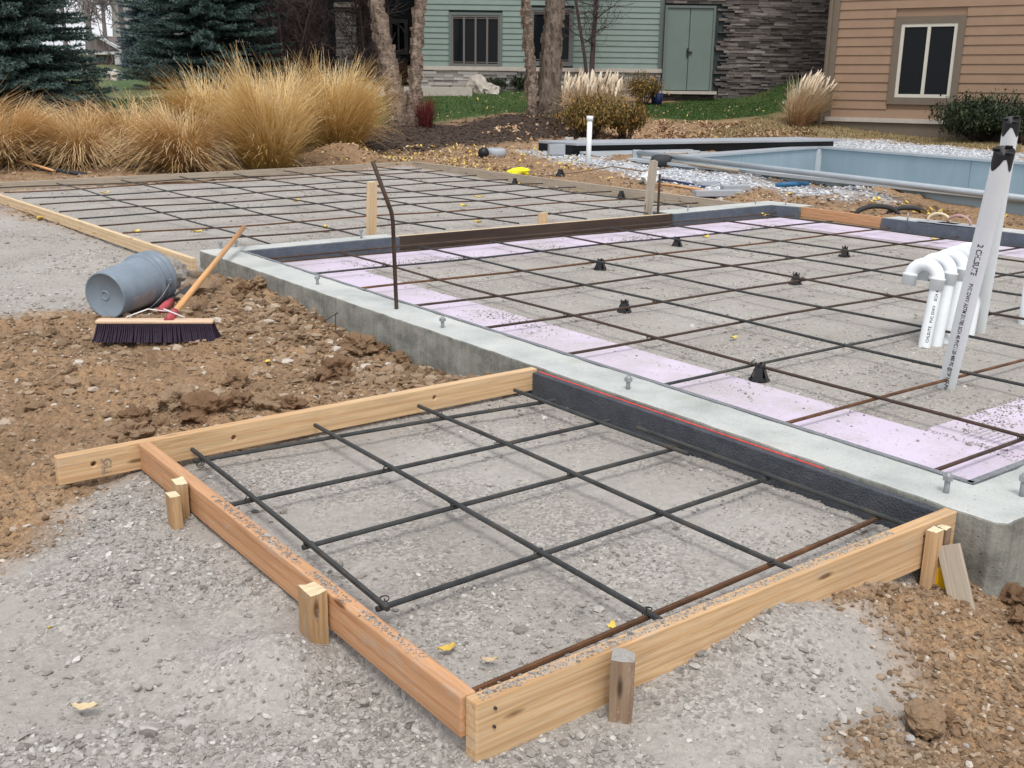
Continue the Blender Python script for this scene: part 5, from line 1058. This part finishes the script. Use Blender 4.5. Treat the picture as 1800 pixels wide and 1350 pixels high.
def bare_tree(name, base, stems, h, r, m_, lab, cat='tree', group=None, lev=3, kids=4, minr=.004, mt=None, first=.35, fl_=0):
    t = thing(name, lab, cat, base, group); tm = MB(); cm = MB()
    for (dx_, top, rs) in stems:
        a = base + dx_; pts = []; k = 12
        for i in range(k + 1): pts.append(a + (top - a) * i / k + A3(*rng.normal(0, .012, 2), 0) * (i > 0) * min(h, 3.2) * .2)
        pts = np.array(pts); pts[0] -= UP * .3; rr = np.linspace(rs, rs * .55, k + 1) * (1 + rng.uniform(-.05, .05, k + 1)); rr[0] *= 1.35; rr[1] *= 1.12; tm.tube(pts, rr, 12)
        if fl_: flakes(tm, pts, rr, int(fl_ * (.5 + rs * 3)))
        for i in range(int(k * first), k + 1):
            for _ in range(2):
                d = A3(rng.normal(), rng.normal(), .7); d /= np.linalg.norm(d); limb(cm, pts[i], d, h * rng.uniform(.16, .30), rs * .22, lev - 1, kids, .5, .3, minr)
        limb(cm, pts[-1], UP + rng.normal(0, .2, 3), h * .3, rs * .5, lev, kids, .4, .3, minr)
    tm.build('trunk', m_, t, True); cm.build('crown', mt or m_, t); return t
def spruce(base, H, R0, name, lab, m_, zmin=.15, dens=1.0, seed=0, tilt=0):
    t = thing(name, lab, 'spruce tree', base)
    S0, D0, Lh, Cc = [], [], [], []; wood_ = MB(); wood_.tube([base - UP * .3, base + UP * H * .5, base + UP * H], [R0 * .075, R0 * .05, .01], 8); z = zmin
    while z < H * .97:
        Rz = R0 * (1 - z / H) ** .85 * (1.0 if z > .5 else .9); nb_ = max(5, int(9 * dens * (.5 + Rz / R0)))
        a0 = rng.uniform(0, 6.28)
        for j in range(nb_):
            az = a0 + 2 * math.pi * j / nb_ + rng.normal(0, .15); Lb = Rz * rng.uniform(.78, 1.12); zz = z + rng.normal(0, .05); d = A3(math.cos(az), math.sin(az), 0); k = max(4, int(Lb / .10)); droop = rng.uniform(.10, .26)
            pts = [base + UP * zz + d * (Lb * i / k) - UP * Lb * (droop * (i / k) - droop * .75 * (i / k) ** 2.5) for i in range(k + 1)]; wood_.tube(pts, np.linspace(.022, .006, k + 1), 4, False)
            sd_ = np.cross(d, UP)
            for i in range(1, k + 1):
                f_ = i / k
                if f_ < .12: continue
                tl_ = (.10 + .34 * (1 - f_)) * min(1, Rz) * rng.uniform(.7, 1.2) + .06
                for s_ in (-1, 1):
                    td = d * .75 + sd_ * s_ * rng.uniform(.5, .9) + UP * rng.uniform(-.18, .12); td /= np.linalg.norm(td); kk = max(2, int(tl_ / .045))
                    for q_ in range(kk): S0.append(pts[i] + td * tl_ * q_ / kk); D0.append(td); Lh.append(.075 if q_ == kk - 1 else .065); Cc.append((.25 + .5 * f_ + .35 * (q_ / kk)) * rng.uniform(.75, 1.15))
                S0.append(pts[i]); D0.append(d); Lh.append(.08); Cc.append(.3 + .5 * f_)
        z += .125 / dens * (1 + z / H)
    S0 = np.array(S0); D0 = np.array(D0); Lh = np.array(Lh); Cc = np.clip(np.array(Cc), 0, 1); mm = 7
    S1 = np.repeat(S0, mm, 0); D1 = np.repeat(D0, mm, 0); C1 = np.repeat(Cc, mm); L1 = np.repeat(Lh, mm) * rng.uniform(.7, 1.25, len(S1))
    rd = rng.normal(size=(len(S1), 3)); rd[:, 2] += .35; nd = D1 * .9 + rd * .62; nd /= np.linalg.norm(nd, axis=1)[:, None]; sd2 = np.cross(nd, rng.normal(size=(len(S1), 3))); sd2 /= np.linalg.norm(sd2, axis=1)[:, None] + 1e-9
    w = L1[:, None] * .16; V = np.stack([S1 - sd2 * w, S1 + sd2 * w, S1 + nd * L1[:, None]], 1); F = np.arange(len(S1) * 3).reshape(-1, 3)
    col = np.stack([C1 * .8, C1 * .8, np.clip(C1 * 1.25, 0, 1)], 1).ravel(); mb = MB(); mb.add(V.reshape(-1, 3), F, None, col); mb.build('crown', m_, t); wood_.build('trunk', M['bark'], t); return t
def at(x, y, dist): p = PD(x, y, dist); p[2] = gz(p[0], p[1]); return p
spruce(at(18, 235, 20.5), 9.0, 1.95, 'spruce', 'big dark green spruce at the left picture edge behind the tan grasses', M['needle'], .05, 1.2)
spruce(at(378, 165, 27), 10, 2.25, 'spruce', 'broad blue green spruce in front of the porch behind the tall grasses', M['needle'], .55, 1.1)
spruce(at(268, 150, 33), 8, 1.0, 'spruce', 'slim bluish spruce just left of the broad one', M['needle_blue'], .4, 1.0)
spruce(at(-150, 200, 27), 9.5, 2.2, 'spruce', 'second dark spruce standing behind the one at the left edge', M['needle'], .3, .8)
def ST(x, y, xt, yt, dist, ext=1.6):
    b_ = at(x, y, dist); t_ = PD(xt, yt, dist * 1.0); t_ = A3(*t_); return b_, b_ + (t_ - b_) * ext
b_, tA = ST(704, 216, 660, 0, 20.6); _, tB = ST(722, 212, 738, 0, 20.6)
bare_tree('birch_tree', b_, [(A3(0, 0, 0), tA, .175), (HR * .22, tB + HR * .0, .115)], 5, .2, M['bark_peel'], 'twin trunked peeling birch between the tall grass and the green lawn', lev=3, kids=3, mt=M['twig_grey'], first=.78, fl_=220)
b_, tA = ST(962, 206, 976, 0, 22.2); b2, tB = ST(937, 204, 924, 0, 22.0)
bare_tree('birch_tree', b_, [(A3(0, 0, 0), tA, .235)], 5, .2, M['bark'], 'thick grey trunked tree in front of the second green house window', lev=3, kids=3, mt=M['twig_grey'], first=.8, fl_=260)
bare_tree('birch_tree', b2, [(A3(0, 0, 0), tB, .10)], 4, .2, M['bark_peel'], 'slender pale peeling birch trunk just left of the thick grey one', lev=3, kids=3, mt=M['twig_grey'], first=.8, fl_=260)
b_ = at(1038, 118, 27.5); _, t_ = ST(1038, 118, 1052, -60, 27.5, 1.2)
bare_tree('young_tree', b_, [(A3(0, 0, 0), t_, .075), (HR * .03, t_ - HR * .9 + UP * .2, .05)], 3.2, .08, M['twig_dark'], 'small dark bare tree before the green siding right of the thick trunk', lev=3, kids=4, mt=M['twig_dark'], first=.35)
for i, (x, y, d_, hh, lab) in enumerate([(505, 140, 26.5, 3.8, 'leftmost bare purplish shrub tree by the porch'), (556, 140, 27.5, 4.0, 'middle bare purplish shrub tree by the porch'), (528, 140, 29, 4.2, 'bare purplish tree behind the other two by the porch'), (640, 140, 28, 4.2, 'bare dark tree at the right of the stone column'), (455, 130, 29.5, 3.8, 'bare shrub tree behind the broad spruce')]):
    b_ = at(x, y, d_); st = [(A3(*rng.normal(0, .12, 2), 0), b_ + A3(*rng.normal(0, .5, 2), hh * rng.uniform(.7, .9)), .035) for _ in range(5)]
    bare_tree('bare_tree', b_, st, 2.6, .05, M['twig_dark'], lab, group='bare trees by the porch', lev=3, kids=4, minr=.006, first=.15)
for i, (x, d_, hh, lab) in enumerate([(163, 50, 9, 'tall grey bare tree left of the small distant house'), (222, 56, 10, 'pale bare tree right of the small distant house'), (190, 72, 8, 'hazy bare tree right behind the small distant house'), (120, 75, 9, 'hazy bare tree mostly hidden by the left spruce'), (250, 82, 9, 'hazy bare tree in front of the beige block'), (205, 85, 10, 'faint bare tree farthest down the lawn')]):
    b_ = at(x, 120, d_); bare_tree('far_tree', b_, [(A3(0, 0, 0), b_ + A3(*rng.normal(0, .4, 2), hh), .15)], hh * .8, .15, M['twig_far'], lab, group='distant bare trees', lev=4, kids=4, minr=.018, first=.25)

# ------------------------------------------------------------------ grasses and shrubs
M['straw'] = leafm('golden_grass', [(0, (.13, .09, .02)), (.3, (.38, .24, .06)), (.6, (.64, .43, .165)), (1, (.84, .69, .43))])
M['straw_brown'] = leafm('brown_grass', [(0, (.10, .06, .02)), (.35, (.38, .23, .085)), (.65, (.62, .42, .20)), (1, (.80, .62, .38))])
M['plume'] = leafm('pale_plume_grass', [(0, (.12, .07, .03)), (.35, (.36, .20, .09)), (.6, (.55, .40, .24)), (1, (.74, .66, .52))])
M['lawn_blade'] = leafm('lawn_grass', [(0, (.03, .065, .015)), (1, (.09, .16, .04))])
M['dry_blade'] = leafm('dry_grass', [(0, (.16, .12, .05)), (.6, (.36, .28, .15)), (1, (.14, .16, .05))])
M['shrub_dark'] = leafm('dark_shrub', [(0, (.008, .016, .006)), (.6, (.028, .042, .018)), (1, (.06, .08, .035))])
M['shrub_olive'] = leafm('olive_shrub', [(0, (.07, .05, .015)), (.5, (.16, .12, .03)), (.8, (.27, .15, .04)), (1, (.40, .20, .06))])
M['shrub_red'] = leafm('red_stems', [(0, (.05, .008, .008)), (1, (.15, .025, .02))])
def blades(base, n_, h, spread, lean=(0, 0), w=.006, r0=.15, curl=.55, seg=6, hv=.3, up=1.0):
    az = rng.uniform(0, 2 * math.pi, n_); rr = r0 * np.sqrt(rng.random(n_)); t = np.linspace(0, 1, seg + 1)
    hh = h * rng.uniform(1 - hv * 1.25, 1.16, n_) * (1 + .16 * np.sin(az * 3 + base[0] * 5) + .10 * np.sin(az * 7 + base[1] * 3)); sp = spread * rng.random(n_) ** .6 * (1 + .18 * np.sin(az * 4 + base[1] * 7)); d = np.stack([np.cos(az), np.sin(az)], 1)
    b0 = np.stack([base[0] + rr * np.cos(az), base[1] + rr * np.sin(az), np.full(n_, base[2] - .02)], 1)
    ln = A3(lean[0], lean[1]); cu = curl * rng.uniform(.4, 1.3, n_) * (sp / max(spread, 1e-3) * .8 + .3)
    hor = (t[None] ** 1.7)[:, :, None] * (d[:, None] * sp[:, None, None]) + (t[None] ** 2.0)[:, :, None] * ln[None, None] * rng.uniform(.5, 1.3, (n_, 1, 1)); ver = hh[:, None] * (t[None] * up - cu[:, None] * (.5 + .5 * rng.random((n_, 1))) * t[None] ** 3)
    P_ = b0[:, None] + np.concatenate([hor, ver[:, :, None]], 2); P_[:, 1:] += np.cumsum(rng.normal(0, .027, (n_, seg, 3)), 1) * h * .9
    sd_ = np.stack([-d[:, 1], d[:, 0], np.zeros(n_)], 1); mixd = rng.random((n_, 1)); sd_ = sd_ * mixd + HR * (1 - mixd); sd_ /= np.linalg.norm(sd_, axis=1)[:, None]
    ww = w * (1 - t ** 2 * .8)[None, :, None]; V = np.stack([P_ - sd_[:, None] * ww / 2, P_ + sd_[:, None] * ww / 2], 2).reshape(n_, -1, 3)
    j = np.arange(seg); f = np.stack([2 * j, 2 * j + 1, 2 * j + 3, 2 * j + 2], 1); F = (f[None] + (np.arange(n_) * 2 * (seg + 1))[:, None, None]).reshape(-1, 4)
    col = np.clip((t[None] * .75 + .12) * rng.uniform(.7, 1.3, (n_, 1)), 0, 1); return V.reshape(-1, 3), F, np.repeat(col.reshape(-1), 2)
def clump(x, y, dist, wpx, hpx, m_, lab, n_=1600, lean=(0, 0), cat='ornamental grass', name='grass_clump', w=.009, curl=.6, r0=.16, group=None, plumes=0, hv=.35):
    b_ = at(x, y, dist); s_ = dist / FPX; ln = HR * lean[0] * s_ + HF * lean[1] * s_; t = thing(name, lab, cat, b_, group)
    V, F, c = blades(b_, n_, hpx * s_ * .93, wpx * s_ / 2 * 1.1, (ln[0], ln[1]), w, r0, curl, hv=hv); mb = MB(); mb.add(V, F, None, c)
    V, F, c = blades(b_, n_ // 3, hpx * s_ * .6, wpx * s_ / 2 * 1.05, (ln[0] * .5, ln[1] * .5), w, r0 * 1.2, curl * 1.5, hv=.5); mb.add(V, F, None, c * .8); mb.build('blades', m_, t)
    if plumes:
        pm = MB()
        for _ in range(plumes):
            a = rng.uniform(0, 6.28); rr_ = rng.random() ** .5 * wpx * s_ / 2 * .85; q_ = b_ + A3(math.cos(a), math.sin(a), 0) * rr_ + A3(ln[0], ln[1], 0) * rng.uniform(.5, 1) + UP * hpx * s_ * rng.uniform(.62, .9) ; hl = hpx * s_ * rng.uniform(.16, .28); dv = UP * hl + A3(ln[0], ln[1], 0) * .3 + rng.normal(0, .05, 3)
            pm.tube([q_, q_ + dv * .3, q_ + dv * .65, q_ + dv], [.008, .024, .026, .006], 5, False, rng.uniform(.75, 1)); pm.tube([b_ + (q_ - b_) * .3, q_], .004, 3, False, .5)
        pm.build('plumes', m_, t)
    return t
T = 'tan ornamental grasses behind the far form'
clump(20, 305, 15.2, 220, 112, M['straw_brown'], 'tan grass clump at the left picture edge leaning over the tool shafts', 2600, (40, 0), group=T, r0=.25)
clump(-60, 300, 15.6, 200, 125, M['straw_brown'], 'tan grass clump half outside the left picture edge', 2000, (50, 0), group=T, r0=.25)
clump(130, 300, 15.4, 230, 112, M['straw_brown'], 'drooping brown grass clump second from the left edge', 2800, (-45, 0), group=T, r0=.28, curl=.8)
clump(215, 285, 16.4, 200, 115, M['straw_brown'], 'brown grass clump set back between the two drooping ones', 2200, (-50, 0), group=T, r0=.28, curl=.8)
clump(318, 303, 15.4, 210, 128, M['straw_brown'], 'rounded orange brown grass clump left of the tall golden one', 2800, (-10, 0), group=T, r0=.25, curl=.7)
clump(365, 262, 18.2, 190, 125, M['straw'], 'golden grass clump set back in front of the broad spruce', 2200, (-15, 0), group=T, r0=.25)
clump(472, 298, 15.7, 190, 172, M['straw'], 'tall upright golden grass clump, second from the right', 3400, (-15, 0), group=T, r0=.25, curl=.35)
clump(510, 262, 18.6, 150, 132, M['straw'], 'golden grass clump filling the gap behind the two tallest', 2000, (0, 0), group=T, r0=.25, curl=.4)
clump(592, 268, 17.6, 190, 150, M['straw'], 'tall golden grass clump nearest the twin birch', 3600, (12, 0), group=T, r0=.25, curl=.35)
clump(1035, 205, 21.5, 125, 92, M['plume'], 'reddish grass clump topped with cream plumes right of the thick trunk', 2200, (10, 0), plumes=70, curl=.4, w=.011)
clump(1405, 198, 26.0, 75, 82, M['plume'], 'cream plume grass leaning beside the tan house corner', 1500, (28, 0), plumes=60, curl=.3, w=.012)
def shrub(x, y, dist, wpx, hpx, m_, lab, n_=6000, ls=.03, name='shrub', stems=26, cat='shrub', flat=1.0, sm=None, squash=1.0):
    b_ = at(x, y, dist); s_ = dist / FPX; W_, H_ = wpx * s_ / 2, hpx * s_; t = thing(name, lab, cat, b_); mb = MB(); tips = []
    for _ in range(stems):
        a = rng.uniform(0, 6.28); d = A3(math.cos(a) * rng.random() ** .5, math.sin(a) * rng.random() ** .5 * squash, 0); q_ = b_ + A3(d[0] * W_, d[1] * W_, H_ * rng.uniform(.6, 1.0) * (1 - .35 * (d @ d))); md = b_ + (q_ - b_) * .5 + rng.normal(0, .04, 3); mb.tube([b_ + d * .08 - UP * .05, md, q_], [.012, .008, .003], 4, False); tips += [(md, q_)] * 1
        for _ in range(3): e = md + (q_ - md) * rng.random() + A3(*rng.normal(0, W_ * .22, 2), rng.uniform(0, H_ * .2)); mb.tube([md, e], [.006, .002], 3, False); tips.append((md, e))
    mb.build('stems', sm or M['twig_dark'], t); k = len(tips); ii = rng.integers(0, k, n_); f_ = rng.random(n_) ** .6; A_ = np.array([q_[0] for q_ in tips])[ii]; B_ = np.array([q_[1] for q_ in tips])[ii]
    pos_ = A_ + (B_ - A_) * f_[:, None] + rng.normal(0, W_ * .07 + .02, (n_, 3)); pos_[:, 2] = np.maximum(pos_[:, 2], b_[2] + .02); sz_ = ls * rng.uniform(.5, 1.2, n_)
    V, F = leaf_cards(pos_, sz_, 1.1); mb = MB(); mb.add(V.reshape(-1, 3), F, None, np.repeat(rng.beta(2, 2, n_), 6)); mb.build('foliage', m_, t); return t
shrub(1035, 248, 20.5, 120, 78, M['shrub_olive'], 'olive and orange shrub in front of the cream plumed grass', 6000, .022)
shrub(1100, 246, 20.9, 90, 80, M['shrub_olive'], 'olive brown shrub right of the thin white pipe', 5000, .022)
shrub(1130, 168, 27.5, 75, 58, M['shrub_olive'], 'thin tan shrub left of the green door', 3000, .022)
shrub(1725, 240, 23.6, 185, 85, M['shrub_dark'], 'dark green rounded bush against the tan house', 11000, .028, stems=50)
shrub(1800, 250, 22.6, 130, 80, M['shrub_dark'], 'dark green bush cut by the right picture edge', 6000, .028, stems=36)
shrub(868, 150, 29, 60, 24, M['shrub_dark'], 'low dark shrub behind the pale boulder', 2500, .03); shrub(915, 150, 29, 60, 24, M['shrub_dark'], 'low dark shrub left of the slender birch', 2500, .03); shrub(1060, 128, 29, 90, 28, M['shrub_dark'], 'low dark shrub under the green siding behind the young tree', 3000, .03)
shrub(560, 165, 27, 200, 36, M['shrub_dark'], 'low dark shrub at the foot of the porch behind the tall grasses', 5000, .03)
for (x, y, d_, hh, lab) in [(748, 216, 20.4, 55, 'small deep red stemmed shrub right of the twin birch')]: clump(x, y, d_, 34, hh, M['shrub_red'], lab, 260, cat='shrub', name='red_shrub', curl=.1, r0=.1, w=.012)
for (x, y, d_, hh, lab) in [(1518, 213, 26, 34, 'dry brown stems under the left part of the tan wall'), (1604, 220, 25.6, 34, 'dry brown stems under the taupe window'), (1262, 158, 29.4, 26, 'dry brown stems right of the green door')]: clump(x, y, d_, 30, hh, M['twig_dark'], lab, 70, cat='dry plant', name='dry_stems', curl=.1, r0=.15, w=.010)
lump(at(840, 152, 28.6) + UP * .1, .42, 'boulder', M['sill_stone'], 'pale cream boulder on the lawn edge by the green house, left one', 'boulder', 3, .25, (1.1, .7, .8)); lump(at(862, 155, 28.4) + UP * .05, .30, 'boulder', M['sill_stone'], 'pale cream boulder, right one and lower', 'boulder', 3, .25, (1.4, .7, .7))
lump(at(205, 148, 40) + UP * .1, .5, 'boulder', M['sill_stone'], 'pale boulder between the two spruces on the far lawn', 'boulder', 3, .25, (1.4, .7, .6)); lump(at(1272, 156, 29.2) + UP * .05, .16, 'boulder', M['sill_stone'], 'small pale stone right of the green door', 'boulder', 3, .25, (1.4, .7, .6))
b_ = at(1343, 132, 30.6); t = thing('garden_post', 'short pale post against the stone wall on the slope', 'post', b_); MB().beam(b_ - UP * .1, b_ + UP * .42, .13, .13, up=HF).build('post', M['sill_stone'], t, bevel=.01)
b_ = at(1155, 166, 27.8); o_ = MB().lathe(b_, UP, [(.01, 0), (.13, 0), (.17, .3), (.14, .3), (.01, .25)], 14).build('planter', M['navy'], smooth=True, loc=tuple(b_)); tag(o_, 'dark blue pot at the left side of the green door', 'pot')
def field(polys, k, h, w, m_, lab, name):
    VV, FF, CC, n0 = [], [], [], 0
    for q_ in polys:
        q_ = GP(q_); mn, mxx = q_.min(0), q_.max(0); u = rng.uniform(mn[0], mxx[0], k * 4); v = rng.uniform(mn[1], mxx[1], k * 4); s_ = sdist(u, v, q_) > .05; u, v = u[s_][:k], v[s_][:k]; z_ = height(u, v, True)[0]; n_ = len(u)
        az = rng.uniform(0, 6.28, n_); hh = h * rng.uniform(.4, 1.3, n_); d = np.stack([np.cos(az), np.sin(az), np.zeros(n_)], 1); b0 = np.stack([u, v, z_ - .01], 1); tp = b0 + d * hh[:, None] * rng.uniform(.1, 1.0, (n_, 1)) + UP * hh[:, None]; sd_ = np.stack([-d[:, 1], d[:, 0], np.zeros(n_)], 1) * w
        V = np.stack([b0 - sd_, b0 + sd_, tp], 1).reshape(-1, 3); VV.append(V); FF.append(np.arange(n_ * 3).reshape(-1, 3) + n0); n0 += n_ * 3; c = rng.random(n_); CC.append(np.repeat(c, 3) * np.tile([.5, .5, 1.0], n_))
    mb = MB(); mb.add(np.concatenate(VV), np.concatenate(FF), None, np.concatenate(CC)); stuff(mb.build(name, m_), lab, 'grass')
field([[(740, 156), (935, 153), (935, 200), (850, 204), (770, 214), (640, 226), (500, 226), (500, 170)], [(1120, 182), (1250, 166), (1310, 158), (1465, 103), (1465, 160), (1385, 196), (1200, 212), (1120, 206)], [(170, 172), (400, 168), (400, 230), (180, 215)]], 30000, .05, .008, M['lawn_blade'], 'short green lawn around the houses', 'lawn_grass')
field([[(1180, 238), (1330, 205), (1400, 208), (1480, 218), (1640, 234), (1799, 256), (1799, 270), (1560, 246), (1440, 242), (1250, 250)]], 22000, .06, .009, M['dry_blade'], 'matted dry straw coloured grass between pool and tan house', 'dry_grass')
